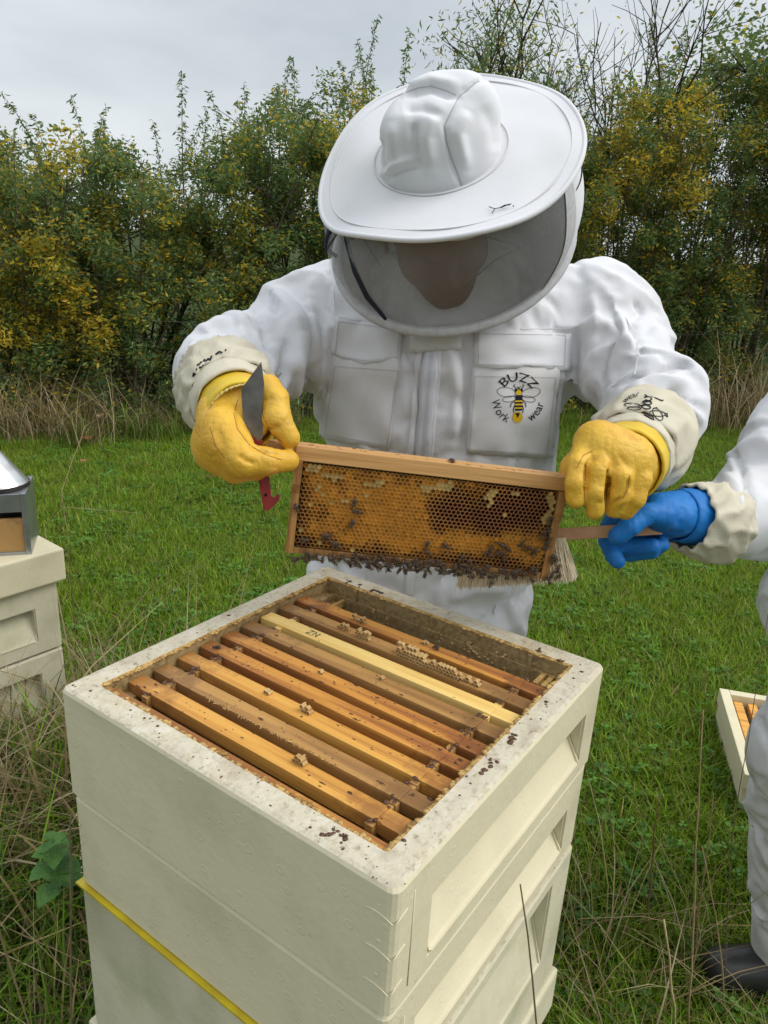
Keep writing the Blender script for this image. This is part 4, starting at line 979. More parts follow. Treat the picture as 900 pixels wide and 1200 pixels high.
# ------------------------------------------------------------ head, hat, veil
def soft_crown(P, brim, hp, n, seed):
    """soft cap that has sagged on the head: draped, then its panel seams laid on"""
    c = hp(-.008, .002, .03); g = SDF(c-.15, c+.15, .0050)
    g.cap(hp(-.009, .002, -.03), hp(-.007, .004, .004), .101, .083, .01); g.cap(hp(-.045, .02, .03), hp(.035, .0, .04), .045, .04, .03); g.cap(hp(-.045, .03, .05), hp(-.045, .03, .052), .02, .02, .03); g.cap(hp(.03, -.01, .066), hp(.0, -.02, .066), .02, .02, .03)
    V, F = g.mesh(); V = relax(V, F, 2); z = (V-hp(0, 0, 0))@n; N = vnormals(V, F); V = V+N*(.010*noise(V*19+seed)*np.clip(z/.04, 0, 1))[:, None]
    w = np.clip((.020-z)/.014, 0, 1); V, F = drape(V, F, np.maximum(w, .22), 1-w, 26, 0.0, -.38, .03, .25)
    N = vnormals(V, F); V = folds(V, N, [([(538, 113), (521, 147), (528, 184), (541, 222)], -.005, 3), ([(549, 128), (536, 156), (547, 204)], .007, 8), ([(470, 112), (505, 103), (538, 115)], -.008, 5), ([(470, 104), (505, 94), (545, 100)], .005, 7), ([(538, 113), (556, 98), (574, 88)], -.004, 3), ([(520, 140), (496, 126), (470, 128)], -.006, 6), ([(512, 128), (500, 160), (506, 200)], .008, 9), ([(484, 140), (488, 172), (494, 205)], -.007, 6), ([(458, 140), (462, 175), (474, 200)], .006, 7), ([(444, 160), (446, 185), (452, 205)], -.007, 5), ([(446, 204), (470, 188), (488, 186)], .005, 4), ([(452, 212), (475, 200), (492, 198)], -.004, 3.5), ([(565, 120), (580, 150), (584, 180)], -.004, 9)])
    o = mesh_np('crown', V, F, M_suit2, brim); bv = BVHTree.FromPolygons([Vector(v) for v in V], [tuple(int(i) for i in f) for f in F])
    for pl in ([(538, 113), (529, 130), (521, 147), (523, 165), (529, 185), (537, 206), (542, 222)], [(476, 108), (490, 103), (505, 101), (522, 106), (538, 113)], [(538, 113), (548, 105), (557, 97), (573, 89)]):
        pp = [np.array(pl[i])*(1-t)+np.array(pl[i+1])*t for i in range(len(pl)-1) for t in (0, .25, .5, .75)]; laid(bv, line_polys(pp, .9), .0007, 'panel_seam', M_stitch, brim)
def head_and_hat(P, c, n, right, hoopC, hoopA, hoopB, seed, detail=True, skirt=None):
    """c: brim centre, n: hat axis, right: image-right axis; hoop centre and axes (B towards its lowest point)"""
    A = right-n*(right@n); A /= np.linalg.norm(A); Fr = -np.cross(n, A)
    def hp(x, y, z): return c+A*x+Fr*y+n*z      # y towards the face side
    # head: skull, jaw, neck, face features
    hp0_ = hp
    if detail:
        hp = lambda x, y, z: hp0_(x*1.12-.026+.05*z, y, z)
    hd = SDF(c-.36, c+.30, .0042)
    sk = hp(0, -.02, -.075)
    hd.cap(hp(0, -.035, -.07), hp(0, .01, -.07), .079, .076, .03); hd.cap(hp(0, .02, -.10), hp(0, .045, -.175), .062, .038, .03)
    for s in (-1, 1):
        hd.cap(hp(s*.034, .035, -.135), hp(s*.016, .06, -.182), .030, .022, .02); hd.cap(hp(s*.036, .068, -.098), hp(s*.012, .078, -.095), .010, .010, .012)
        hd.cap(hp(s*.032, .079, -.116), hp(s*.030, .079, -.116), .0125, .0125, .006, mode='sub'); hd.cap(hp(s*.031, .066, -.116), hp(s*.030, .066, -.116), .012, .012, .003)
        hd.cap(hp(s*.078, -.01, -.10), hp(s*.074, -.006, -.135), .017, .011, .006, A, .4)
        hd.cap(hp(s*.038, .058, -.138), hp(s*.030, .063, -.14), .02, .02, .02)
    hd.cap(hp(0, .080, -.112), hp(0, .098, -.146), .008, .0135, .01); 
    for s in (-1, 1): hd.cap(hp(s*.010, .088, -.150), hp(s*.009, .088, -.151), .009, .009, .006)
    hd.cap(hp(-.020, .076, -.170), hp(.020, .076, -.170), .008, .008, .006); hd.cap(hp(-.017, .074, -.180), hp(.017, .074, -.180), .008, .008, .004); hd.cap(hp(-.024, .085, -.1755), hp(.024, .085, -.1755), .002, .002, .002, mode='sub')
    hd.cap(hp(-.008, .065, -.200), hp(.008, .065, -.200), .018, .018, .012)
    nk = hp(0, -.03, -.15); hd.cap(nk, nk*.4+(hoopC+CF*.08)*.6 if detail else nk-np.array([0, 0, .16]), .058, .06, .025)
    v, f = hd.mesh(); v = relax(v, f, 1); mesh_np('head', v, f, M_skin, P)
    if detail:
        hr = SDF(c-.3, c+.25, .005); hr.cap(hp(0, -.04, -.075), hp(0, -.005, -.075), .083, .079, .03); hr.cap(hp(0, -.05, -.1), hp(0, -.055, -.15), .07, .055, .03)
        for s in (-1, 1): hr.cap(hp(s*.074, -.03, -.08), hp(s*.074, -.015, -.12), .016, .009, .01)
        hr.cap(hp(0, .095, -.165), hp(0, .09, -.135), .05, .052, .01, mode='sub')
        v, f = hr.mesh(); v = v+vnormals(v, f)*(.003*fbm(v*130))[:, None]; mesh_np('hair', v, f, M_hair, P)
    hp = hp0_
    # brim: two skins with a bound edge, slightly warped
    R0, R1 = .094, .187; nt_, nr_ = 96, 12
    def warp(r, w): k = max(0, (r-.10)/.09); return -.004*k*k-.007*k*math.cos(2*w+.3)+.005*k*math.sin(3*w+seed)-.016*k*max(0, math.cos(w-math.pi*1.02))**6
    def rad(r, w): return r*(1+.03*max(0, (r-.1)/.09)*math.cos(w-math.pi*1.03)**7*(1 if math.cos(w-math.pi*1.03) > 0 else 0))
    V_, F_ = [], []
    for side in (0, 1):
        for j in range(nr_+1):
            r = .02+(R1-.02)*j/nr_ if j else .02
            for k in range(nt_):
                w = 2*math.pi*k/nt_; V_.append(hp(rad(r, w)*math.cos(w), -rad(r, w)*math.sin(w), warp(r, w)-.0045*side+.0012*float(math.sin(7*w+j))*(j/nr_)**2))
    for side in (0, 1):
        o_ = side*(nr_+1)*nt_
        for j in range(nr_):
            for k in range(nt_):
                a = o_+j*nt_+k; d = o_+j*nt_+(k+1) % nt_; q = (a, a+nt_, d+nt_, d); F_.append(q if side == 0 else q[::-1])
    brim = mesh_np('hat_brim', np.array(V_), F_, M_suit2, P)
    b = MB(); pts = []
    for k in range(nt_+1): w = 2*math.pi*k/nt_; r = rad(R1, w); pts.append(hp(r*math.cos(w), -r*math.sin(w), warp(R1, w)-.002+.0012*math.sin(7*w+nr_)))
    b.tube(pts, .0038, 8, cap=False); b.build('brim_binding', M_suit2, brim, sm=True)
    if detail:
        b = MB(); r = R1*.915; b.tube([hp(rad(r, w)*math.cos(w), -rad(r, w)*math.sin(w), warp(r, w)+.0002) for w in np.linspace(0, 2*math.pi, 97)], .0011, 5, cap=False); b.build('hem_stitch', M_pocket, brim, sm=True)
    # crown: soft cap with panels, creases and a sunken crumpled side
    if detail:
        soft_crown(P, brim, hp, n, seed)
    nk_, nz_ = 120, 34; V_, F_ = [], []
    prof = lambda t: (R0*(1-.16*t)*(max(0, 1-max(0, (t-.5)/.5)**2.3))**.5, .080*math.sin(min(1, t/.97)*math.pi/2)**.85)
    for j in range(nz_+1):
        t = j/nz_; r, z = prof(t)
        for k in range(nk_):
            w = 2*math.pi*k/nk_; x, y = r*math.cos(w), r*math.sin(w)
            V_.append(((x, y, z+warp(.1, w)*.4*(1-t))))
    V_ = np.array(V_); w = np.arctan2(V_[:, 1], V_[:, 0]); rr_ = np.hypot(V_[:, 0], V_[:, 1]); z = V_[:, 2]
    nn = np.stack([np.cos(w), np.sin(w), np.clip(z/.1, 0, 1)*1.2], 1); nn /= np.linalg.norm(nn, axis=1)[:, None]
    d = np.zeros(len(V_))
    for k in range(6):      # seams meeting at the button
        a = math.pi/6+k*math.pi/3+.25; dw = np.abs((w-a+math.pi) % (2*math.pi)-math.pi)*np.maximum(rr_, .012); d -= .0006*np.exp(-(dw/.0022)**2)*np.clip(z/.03, 0, 1)*np.clip(rr_/.04-.4, 0, 1)
    q = V_*np.array([16, 16, 13]); lift = np.clip((z-.012)/.04, 0, 1)
    d += lift*(.0110*noise(q*.8+seed)+.0035*((1-np.abs(noise(q*1.5+3+seed+.7*noise(q+2)[:, None])))**3-.35))
    # two dents on the left front and a fold across the top
    for (cx_, cy_, cz_, r_, h_) in ((-.050, -.045, .070, .030, -.024), (.0, -.050, .078, .024, -.018), (.045, .02, .085, .03, .009), (-.07, -.045, .035, .02, .009), (-.03, -.08, .05, .022, .008)):
        d += h_*np.exp(-(((V_-[cx_, cy_, cz_])**2).sum(1))/r_**2)*lift
    V_ = V_+nn*d[:, None]; V_[:nk_] = V_[:nk_]*1.0-[0, 0, .004]
    Vw = np.array([hp(x-.008, -y-.002, z_) for x, y, z_ in V_]); 
    if detail:
        wl = lift[:, None]; Vo = Vw.copy()
        nw = np.stack([A*a_+(-Fr)*b_+n*c_ for a_, b_, c_ in nn])
        Vw = folds(Vw, nw, [([(536, 112), (520, 146), (528, 184), (541, 222)], -.0085, 4), ([(552, 130), (540, 160), (548, 200)], .009, 13), ([(470, 108), (505, 100), (540, 114)], -.010, 5), ([(476, 92), (520, 86), (565, 95)], .006, 9), ([(538, 114), (556, 98), (574, 88)], -.007, 3.5),
            ([(500, 118), (495, 150), (505, 190)], .012, 12), ([(458, 150), (464, 178), (478, 192)], -.014, 9), ([(474, 112), (455, 150), (447, 192)], .012, 7), ([(448, 200), (470, 186), (490, 182)], .007, 5), ([(450, 188), (472, 196), (488, 210)], -.006, 4), ([(575, 110), (585, 140), (588, 170)], .005, 10), ([(520, 150), (500, 128), (478, 122)], -.006, 5)])
        Vw = Vo+(Vw-Vo)*wl
    for j in range(nz_):
        for k in range(nk_): a = j*nk_+k; b2 = j*nk_+(k+1) % nk_; F_.append((a, b2, b2+nk_, a+nk_)[::-1])
    F_.append(tuple(nz_*nk_+k for k in range(nk_)))
    if not detail: mesh_np('crown', Vw, F_, M_suit2, brim)
    if detail:
        b = MB(); pts = []
        for k in range(97): w = 2*math.pi*k/96; pts.append(hp((R0+.0012)*math.cos(w)-.008, -(R0+.0012)*math.sin(w)-.002, warp(.1, w)+.0012))
        b.tube(pts, .0011, 5, cap=False); b.build('crown_seam', M_pocket, brim, sm=True)
    # hoop, veil in front, white hood behind
    hb = lambda w, k=1.0: hoopC+(hoopA*math.cos(w)-hoopB*math.sin(w)*-1)*k   # w: -90deg..: B is lowest
    nv_, nw_ = 26, 144
    def brimp(w, r): return hp(r*math.cos(w), r*math.sin(w), warp(r, -w)-.008)
    def surf(w, t):
        a = brimp(w, .172); e = hb(w, .985); p = a*(1-t)+e*t; cc = c*(1-t)+hoopC*t; o_ = p-cc; return p+o_/np.linalg.norm(o_)*(.020*math.sin(math.pi*t)+.004*float(noise(np.array([[w*3, t*4, seed]]))[0]*math.sin(math.pi*t)))
    fr = np.linspace(math.radians(33), math.radians(197), nw_//2+1); bk = np.linspace(math.radians(197), math.radians(393), nw_//2+1)
    for nm, ws, m in (('veil', fr, M_veil), ('hood', bk, M_suit2)):
        V_ = [surf(w, j/nv_) for w in ws for j in range(nv_+1)]; F_ = []
        for i in range(len(ws)-1):
            for j in range(nv_): a = i*(nv_+1)+j; F_.append((a, a+1, a+nv_+2, a+nv_+1))
        mesh_np(nm, np.array(V_), F_, m, P)
    b = MB(); pts = [hb(w) for w in np.linspace(0, 2*math.pi, 97)]; b.tube(pts, .0085, 10, cap=False); b.build('veil_hoop', M_binding, P, sm=True)
    # pale strips where veil meets hood
    for w0, w1 in ((29, 38), (192, 201)):
        ws = np.radians(np.linspace(w0, w1, 6)); V_ = []
        for w in ws:
            for j in range(nv_+1):
                p = surf(w, j/nv_); cc = c*(1-j/nv_)+hoopC*(j/nv_); o_ = p-cc; V_.append(p+o_/np.linalg.norm(o_)*.0015)
        F_ = [(i*(nv_+1)+j, i*(nv_+1)+j+1, (i+1)*(nv_+1)+j+1, (i+1)*(nv_+1)+j) for i in range(5) for j in range(nv_)]
        mesh_np('veil_edge', np.array(V_), F_, M_binding, P)
    # collar of cloth from the hoop to the neck of the suit
    if skirt is not None:
        V_ = []; ws = np.linspace(0, 2*math.pi, 65)
        for w in ws:
            for j in range(7):
                t = j/6; e = hb(w, .97); g = skirt+(hoopA*math.cos(w)+hoopB*math.sin(w))*.62; V_.append(e*(1-t)+g*t)
        F_ = [(i*7+j, i*7+j+1, (i+1)*7+j+1, (i+1)*7+j) for i in range(64) for j in range(6)]; mesh_np('hood_base', np.array(V_), F_, M_suit, P)
    return hp, surf
ray = at(525, 182, 1)-CAM; ray /= np.linalg.norm(ray); tl = math.radians(57)
sidew = CR*math.cos(math.radians(9))+CU*math.sin(math.radians(9)); upw = CU*math.cos(math.radians(9))-CR*math.sin(math.radians(9)); upw = upw-ray*(upw@ray); upw /= np.linalg.norm(upw)
hat_n = -ray*math.cos(tl)+upw*math.sin(tl)
hc_ = at(534, 286, 1.20); hpt, vsurf = head_and_hat(P1, at(523, 177, 1.075), hat_n, sidew, hc_, (at(671, 272, 1.21)-at(397, 285, 1.19))/2, at(520, 389, 1.185)-hc_, 1.7, True, at(530, 330, 1.33))
# dark threads caught on the veil and specks on the brim
b = MB()
def thread(pts, r): b.tube([at(*p) for p in pts], r, 5)
b2_ = MB(); b = b2_
for w, t0, t1, r, dw in ((math.radians(168), .02, .95, .0042, .10), (math.radians(173), 0, .45, .003, -.05), (math.radians(160), .1, .55, .0012, .14), (math.radians(26), .22, .30, .001, .5)):
    b.tube([vsurf(w+dw*k/8*(1 if dw != .5 else -1), t0+(t1-t0)*k/8)-CF*.002 for k in range(9)], [r*(.5+.5*math.sin(math.pi*(k+1)/10)) for k in range(9)], 6)
for pts_, r in (([(402, 258, 1.09), (407, 285, 1.08), (416, 318, 1.09), (430, 348, 1.115), (452, 374, 1.15)], .0042), ([(404, 262, 1.08), (412, 280, 1.08), (426, 270, 1.09)], .003), ([(418, 268, 1.07), (432, 290, 1.08), (446, 312, 1.09)], .0009), ([(566, 276, 1.04), (590, 283, 1.05), (606, 288, 1.07), (612, 295, 1.08)], .0012), ([(612, 290, 1.075), (598, 296, 1.07), (578, 306, 1.07), (556, 326, 1.085), (536, 345, 1.10)], .0009), ([(604, 284, 1.07), (610, 293, 1.075)], .0015)):
    pp = [at(*p) for p in pts_]; pq = [pp[i]*(1-t)+pp[i+1]*t for i in range(len(pp)-1) for t in (0, .33, .66)]+[pp[-1]]; b.tube(pq, [r*(.55+.45*math.sin(math.pi*(k+1)/(len(pq)+1))) for k in range(len(pq))], 6)
b.build('veil_cord', mat('navy_cord', (.02, .025, .04), .8), P1, sm=True)
b = MB()
for pl in ([(.028, .136), (.032, .143), (.036, .148), (.043, .149), (.052, .145), (.063, .147)], [(.036, .148), (.032, .154), (.030, .160)], [(.045, .150), (.055, .147), (.06, .149)]):
    b.tube([hpt(.044+(x-.045)*.8, .153+(y-.148)*.6, .0025) for x, y in pl], .00055, 5)
for x, y in ((-.030, .150), (-.052, .155), (.06, .155), (-.005, .166)): lump(b, hpt(x, y, .0005), .0010, 1, (1, 1, 1), 3)
b.build('thread_snag', M_black, P1, sm=True)

# ------------------------------------------------------------ gloves
def glove(P, chains, band, cuff, res, seed, lo, hi, mglove, bulk=(), k=.004, creases=()):
    g = SDF(lo, hi, res)
    for (a, b_, ra, rb, kk, fl, ff) in bulk: g.cap(a, b_, ra, rb, kk, fl, ff)
    for pts, rad, k0 in chains: g.chain(pts, rad, k0, .004)
    V, F = g.mesh(); V = relax(V, F, 2); N = vnormals(V, F)
    q = V*60; d = .0005*noise(q*.7+seed)-.0009*((1-np.abs(noise(q*.8+seed+5+.8*noise(q*.5)[:, None])))**6-.1)-.0006*((1-np.abs(noise(q*2.2+seed)))**5-.15)
    V = V+N*d[:, None]; N = vnormals(V, F); V = folds(V, N, creases)
    return mesh_np('glove', V, F, mglove, P)
# left in the picture: fist round the lug, thumb on top
D = .965
GL = glove(P1,
    [([at(262, 520, .965), at(284, 538, .945), at(312, 541, .950), at(338, 540, .972)], [.028, .023, .0170, .0140], .012),      # index along the frame lug
     ([at(252, 528, .985), at(276, 548, .965), at(302, 548, .985), at(318, 536, 1.00)], [.028, .020, .016, .013], .012),
     ([at(250, 520, 1.0), at(270, 545, .995), at(296, 545, 1.01), at(308, 530, 1.02)], [.026, .019, .015, .012], .012),
     ([at(252, 508, 1.015), at(268, 536, 1.02), at(290, 538, 1.03), at(300, 525, 1.035)], [.024, .018, .014, .012], .012),
     ([at(315, 452, .988), at(323, 468, .972), at(325, 491, .967), at(339, 513, .972)], [.014, .0165, .0185, .0140], .006),           # thumb
     ([at(280, 458, 1.005), at(312, 456, .995)], [.024, .015], .012),
    ], None, None, .0022, 2.0, at(275, 490, .985)-.13, at(275, 490, .985)+.13, M_glove,
    bulk=[(at(281, 486, 1.018), at(263, 512, .985), .0445, .032, .02, None, 1), (at(256, 484, 1.0), at(258, 518, .99), .028, .03, .02, None, 1), (at(260, 500, .965), at(272, 522, .955), .026, .026, .015, None, 1)],
    creases=[([(283, 465), (278, 480), (282, 500), (298, 522), (330, 540)], -.0022, 2.2), ([(286, 522), (312, 530), (338, 534)], -.003, 2.5), ([(258, 478), (272, 492)], -.0015, 4), ([(250, 500), (262, 525)], -.002, 6), ([(275, 532), (290, 541), (300, 544)], -.0025, 3), ([(308, 470), (320, 466)], -.0022, 3), ([(312, 505), (328, 500)], -.002, 3)])
def glove_seams(G, lines):
    bv = bv_of(G)
    for pl in lines:
        pp = [np.array(pl[i], float)*(1-t)+np.array(pl[i+1], float)*t for i in range(len(pl)-1) for t in (0, .2, .4, .6, .8)]; laid(bv, line_polys(pp, .8), .0006, 'seam', M_gseam, G)
M_gseam = mat('brown_seam_thread', (.33, .17, .03), .8)
def ringcuff(name, a, b_, r0, r1, m, parent, amp=0.0, seed=0, n=96, L=14, thick=.0035, ell=(1, 1), freq=6, flare=0.0, stretch=8):
    """sleeve-like tube with thickness and crumples"""
    a = np.array(a); b_ = np.array(b_); w = b_-a; H = np.linalg.norm(w); w /= H; e1 = np.cross(w, CU); e1 /= np.linalg.norm(e1); e2 = np.cross(w, e1); V_, F_ = [], []
    for side in (0, 1):
        for j in range(L+1):
            t = j/L; r = r0+(r1-r0)*t+flare*math.sin(math.pi*t)
            for k in range(n):
                A_ = 2*math.pi*k/n; c_ = a+w*H*t; o_ = e1*math.cos(A_)*ell[0]+e2*math.sin(A_)*ell[1]
                p = c_+o_*(r-thick*side); q = np.array([[math.cos(A_)*freq*.35+seed, math.sin(A_)*freq*.35, t*H*stretch*freq+1.5*math.sin(A_*2+seed)]])
                nn_ = float(noise(q)[0]); V_.append(p+o_*amp*((1-abs(nn_))**2.2-.5)+w*amp*.7*float(noise(q*1.3+40)[0]))
    T = (L+1)*n
    for j in range(L):
        for k in range(n): x = j*n+k; y = j*n+(k+1) % n; F_.append((x, y, y+n, x+n)); F_.append((T+x, T+x+n, T+y+n, T+y))
    for j in (0, L):
        for k in range(n): x = j*n+k; y = j*n+(k+1) % n; F_.append((x, y, T+y, T+x) if j else (x, T+x, T+y, y))
    return mesh_np(name, np.array(V_), F_, m, parent)
GLc = ringcuff('gauntlet', at(260, 446, 1.15), at(272, 469, 1.045), .064, .0580, M_canvas, GL, .010, 1.0, flare=.010, freq=6, stretch=7, thick=.004)
ringcuff('gauntlet_hem', at(272, 468, 1.050), at(277, 478, 1.018), .0585, .0540, M_canvas, GL, .002, 4.0, L=5)
ringcuff('cuff_band', at(276, 476, 1.035), at(285, 490, .988), .0525, .0478, M_band, GL, .0012, 2.0, L=8, ell=(1, 1))
b = MB(); c0, c1 = at(285, 490, .988), at(286.2, 492, .984); w = (c1-c0)/np.linalg.norm(c1-c0); e1 = np.cross(w, CU); e1 /= np.linalg.norm(e1); e2 = np.cross(w, e1)
b.tube([c1+(e1*math.cos(t)+e2*math.sin(t))*.0480+w*.0007*math.sin(40*t) for t in np.linspace(0, 2*math.pi, 161)], [.0016+.0005*math.sin(k*1.9) for k in range(161)], 6, cap=False)
b.build('rope_seam', mat('seam_cord', (.66, .50, .17), .8), GL, sm=True)
glove_seams(GL, [[(279, 468), (274, 484), (278, 502), (292, 521), (312, 533), (334, 540)], [(306, 470), (309, 490), (318, 508), (332, 519)], [(246, 500), (252, 522), (266, 540)]])
# right in the picture: back of the hand, fingers hanging over the lug
GR = glove(P1,
    [([at(688, 524, 1.015), at(676, 545, .990), at(674, 566, .984), at(675, 584, .990)], [.017, .0138, .0132, .0132], .005),
     ([at(703, 528, 1.01), at(702, 552, .985), at(698, 576, .985), at(697, 598, .996)], [.017, .0136, .0130, .0126], .004),
     ([at(722, 534, 1.01), at(728, 558, .990), at(726, 580, .995), at(720, 596, 1.01)], [.020, .0150, .0142, .0132], .005),
     ([at(740, 540, 1.02), at(750, 562, 1.003), at(744, 584, 1.005), at(733, 598, 1.015)], [.020, .0150, .0142, .0130], .005),
     ([at(690, 528, 1.04), at(672, 548, 1.055), at(664, 562, 1.062)], [.02, .018, .014], .01)],
    None, None, .0022, 6.0, at(715, 550, 1.01)-.13, at(715, 550, 1.01)+.13, M_glove,
    bulk=[(at(731, 546, 1.065), at(711, 538, 1.018), .0500, .036, .02, None, 1), (at(700, 520, 1.02), at(735, 540, 1.02), .032, .036, .02, None, 1), (at(716, 540, 1.03), at(722, 575, 1.03), .030, .022, .02, None, 1)],
    creases=[([(688, 540), (687, 556), (686, 584)], -.0065, 2.0), ([(714, 548), (713, 560), (710, 590)], -.0065, 2.0), ([(738, 558), (736, 572), (730, 584), (716, 592)], -.006, 2.2), ([(696, 536), (705, 534), (716, 546)], .0018, 4), ([(724, 530), (734, 545), (741, 558)], -.0015, 3), ([(700, 588), (706, 592)], -.002, 3), ([(684, 546), (690, 535), (700, 530)], .0015, 4)])
GRc = ringcuff('gauntlet', at(757, 507, 1.19), at(741, 530, 1.10), .072, .0605, M_canvas, GR, .009, 7.0, flare=.010, freq=5, stretch=7, thick=.004)
ringcuff('gauntlet_hem', at(741, 530, 1.105), at(737, 537, 1.08), .0605, .0560, M_canvas, GR, .002, 9.0, L=5)
ringcuff('cuff_band', at(738, 535, 1.09), at(731, 546, 1.048), .0555, .0525, M_band, GR, .0012, 3.0, L=8)
glove_seams(GR, [[(687, 540), (686, 556), (685, 576), (685, 592)], [(713, 549), (712, 566), (710, 590)], [(738, 557), (736, 572), (729, 586)], [(676, 548), (684, 533), (697, 527)]])
# printed emblem on the gauntlet (upside down as worn) and letters on the other one
GRh = [o for o in GR.children if o.name.startswith('gauntlet_hem')][0]; GB_ = bv_of(GRc, GRh)
blk = []
cx, cy = 761, 483
for pl in (ellipse_line((773, 495), 4.5, 9.5, -28), ellipse_line((772.5, 494), 9.5, 3.8, 8), ellipse_line((742.5, 482.5), 9, 2.6, 6), ellipse_line((745, 487), 8, 2.2, 2)): blk += line_polys(pl, 1.0)
for k, (x, y, w) in enumerate(((761.5, 473.5, 4.2), (760.5, 479, 5.2), (759, 485, 5.5))): blk += line_polys(ellipse_line((x, y), w, 2.6, 12), 1.5); blk.append([(x-w, y-2.5), (x+w, y-1.5), (x+w, y-.2), (x-w, y-1.0)])
for pl in ([(760, 470), (758, 468)], [(765, 471), (770, 472.5), (777, 476)], [(768, 487), (772, 486)], [(754, 484), (749, 481)], [(756, 492), (766, 498)], [(757, 496), (766, 502)], [(767, 497), (768, 503)]): blk += line_polys(pl, 1.5)
blk += arc_text('wear', 10, (757, 497), 28, 122, False); blk += [ell((778.5, 476), 1.2, 1)]
for pl in ([(781, 494), (784, 494), (784, 499)], [(782, 497), (785, 498)]): blk += line_polys(pl, 1.2)
blk = [[(x-2, 483+(y-483)*.85-8) for x, y in p] for p in blk]; laid(GB_, blk, .0016, 'print', M_black, GR)
GB2 = bv_of(GLc, [o for o in GL.children if o.name.startswith('gauntlet_hem')][0]); blk = []
for pl in ([(231, 428), (236, 424), (234, 430), (240, 421), (238, 428), (244, 420), (246, 422), (248, 417)], [(227, 437), (226, 441), (229, 438)], [(253, 415), (257, 412), (260, 413)], [(264, 410), (268, 412)], [(230, 433), (236, 430)]): blk += line_polys(pl, 2.0)
laid(GB2, blk, .0014, 'print', M_black, GL)

# boots of the person (behind the hive)
M_boot = mat('black_rubber_boot', (.018, .018, .020), .4, .5, dark=(.03, .028, .025), scale=20)
def boot(P, ankle, toe_dir):
    t = np.array(toe_dir, float); t /= np.linalg.norm(t); g = SDF(ankle-.2-np.array([.2, .2, 0]), ankle+.42, .006); z = np.array([0, 0, 1.0]); base = ankle*np.array([1, 1, 0])
    g.cap(base+z*.05-t*.02, base+z*.32-t*.01, .052, .062, .02); g.cap(base+z*.045, base+t*.15+z*.036, .045, .040, .03); g.cap(base+z*.035-t*.05, base+t*.10+z*.03, .036, .036, .02); g.cap(base+t*.06+z*.045, base+t*.16+z*.037, .044, .043, .02)
    V, F = g.mesh(); V = relax(V, F, 1); V[:, 2] = np.maximum(V[:, 2], .012); o = mesh_np('boot', V, F, M_boot, P)
    b = MB(); side = np.cross(z, t); pr = []
    for k in range(24):
        a = 2*math.pi*k/24; x = math.cos(a)*.13+.055; y = math.sin(a)*(.047 if x > .05 else .041); pr.append(base+t*x+side*y+z*.0)
    b.prism(pr, z*.016); b.build('sole', mat('boot_sole', (.03, .028, .026), .8), o)
for s in (-1, 1): boot(P1, np.array([hipC[0]+s*.125, hipC[1]-.005, .0]), (s*.2, -1, 0))

# ------------------------------------------------------------ second person, at the right edge
P2 = thing('person', 'person in white bee suit reaching in from the right edge with blue glove', 'person', (0.86, 0.82, 0))
sh2, el2, wr2 = at(985, 440, 1.36), at(903, 588, 1.24), at(848, 610, 1.17)
hp2 = np.array([.90, .86, .86]); up2 = np.array([.905, .85, 1.20])
f2 = SDF((0.35, 0.4, 0.02), (1.40, 1.32, 1.66), .0115); Xd = (1, 0, 0)
f2.cap(hp2, hp2*.5+up2*.5, .185, .19, .05, Xd, .75); f2.cap(hp2*.5+up2*.5, up2, .19, .19, .05, Xd, .75); f2.cap(up2, up2+[0, 0, .14], .18, .11, .06, Xd, .8); f2.cap(up2+[.02, -.17, .12], up2+[.02, .17, .12], .085, .085, .06)
f2.cap(sh2, el2, .094, .082, .05); f2.cap(el2, wr2, .074, .052, .02)
f2.cap(up2+[.02, .17, .10], up2+[-.02, .26, -.16], .085, .08, .05); f2.cap(up2+[-.02, .26, -.16], up2+[-.20, .20, -.24], .078, .06, .03)
fA, fB = np.array([.872, .765, .09]), np.array([1.20, .98, .09]); kA = at(940, 880, 1.43)
f2.cap(hp2+[-.01, -.08, -.02], kA, .118, .090, .03); f2.cap(kA, fA+[.025, 0, .02], .090, .066, .03); f2.cap(hp2+[0, .09, -.02], np.array([1.08, .95, .45]), .12, .095, .03); f2.cap(np.array([1.08, .95, .45]), fB, .095, .08, .03)
V, F = sleeve_mesh(f2, .007); N = vnormals(V, F); V = body_cloth(V, N); N = vnormals(V, F)
aw = seg_w(V, [(sh2, el2), (el2, wr2)], .10, .15); lw = np.clip((1.0-V[:, 2])/.1, 0, 1); aw = np.maximum(aw, lw)
V, F = drape(V, F, .26-.07*aw, .25+.75*aw); N = vnormals(V, F)
V = folds(V, N, [([(853, 515), (866, 545), (876, 575), (884, 600)], -.012, 4), ([(848, 508), (860, 540), (872, 575)], .006, 6), ([(826, 560), (838, 580), (850, 612)], .008, 5), ([(836, 556), (852, 580), (858, 612)], -.008, 4), ([(846, 550), (866, 575), (868, 606)], .007, 5), ([(820, 572), (836, 590), (842, 610)], -.006, 3),
    ([(868, 900), (885, 912), (900, 916)], -.008, 5), ([(866, 935), (885, 948), (900, 950)], .008, 7), ([(876, 960), (890, 975), (900, 978)], -.009, 5), ([(874, 1030), (890, 1045), (900, 1048)], .008, 7), ([(880, 1060), (900, 1075)], -.006, 5), ([(880, 820), (892, 850), (900, 870)], -.007, 6)])
suit2 = mesh_np('suit', V, F, M_suit, P2)
boot(P2, np.array([.925, .762, 0]), (-1, -.05, 0)); boot(P2, np.array([1.22, .98, 0]), (-1, .1, 0))
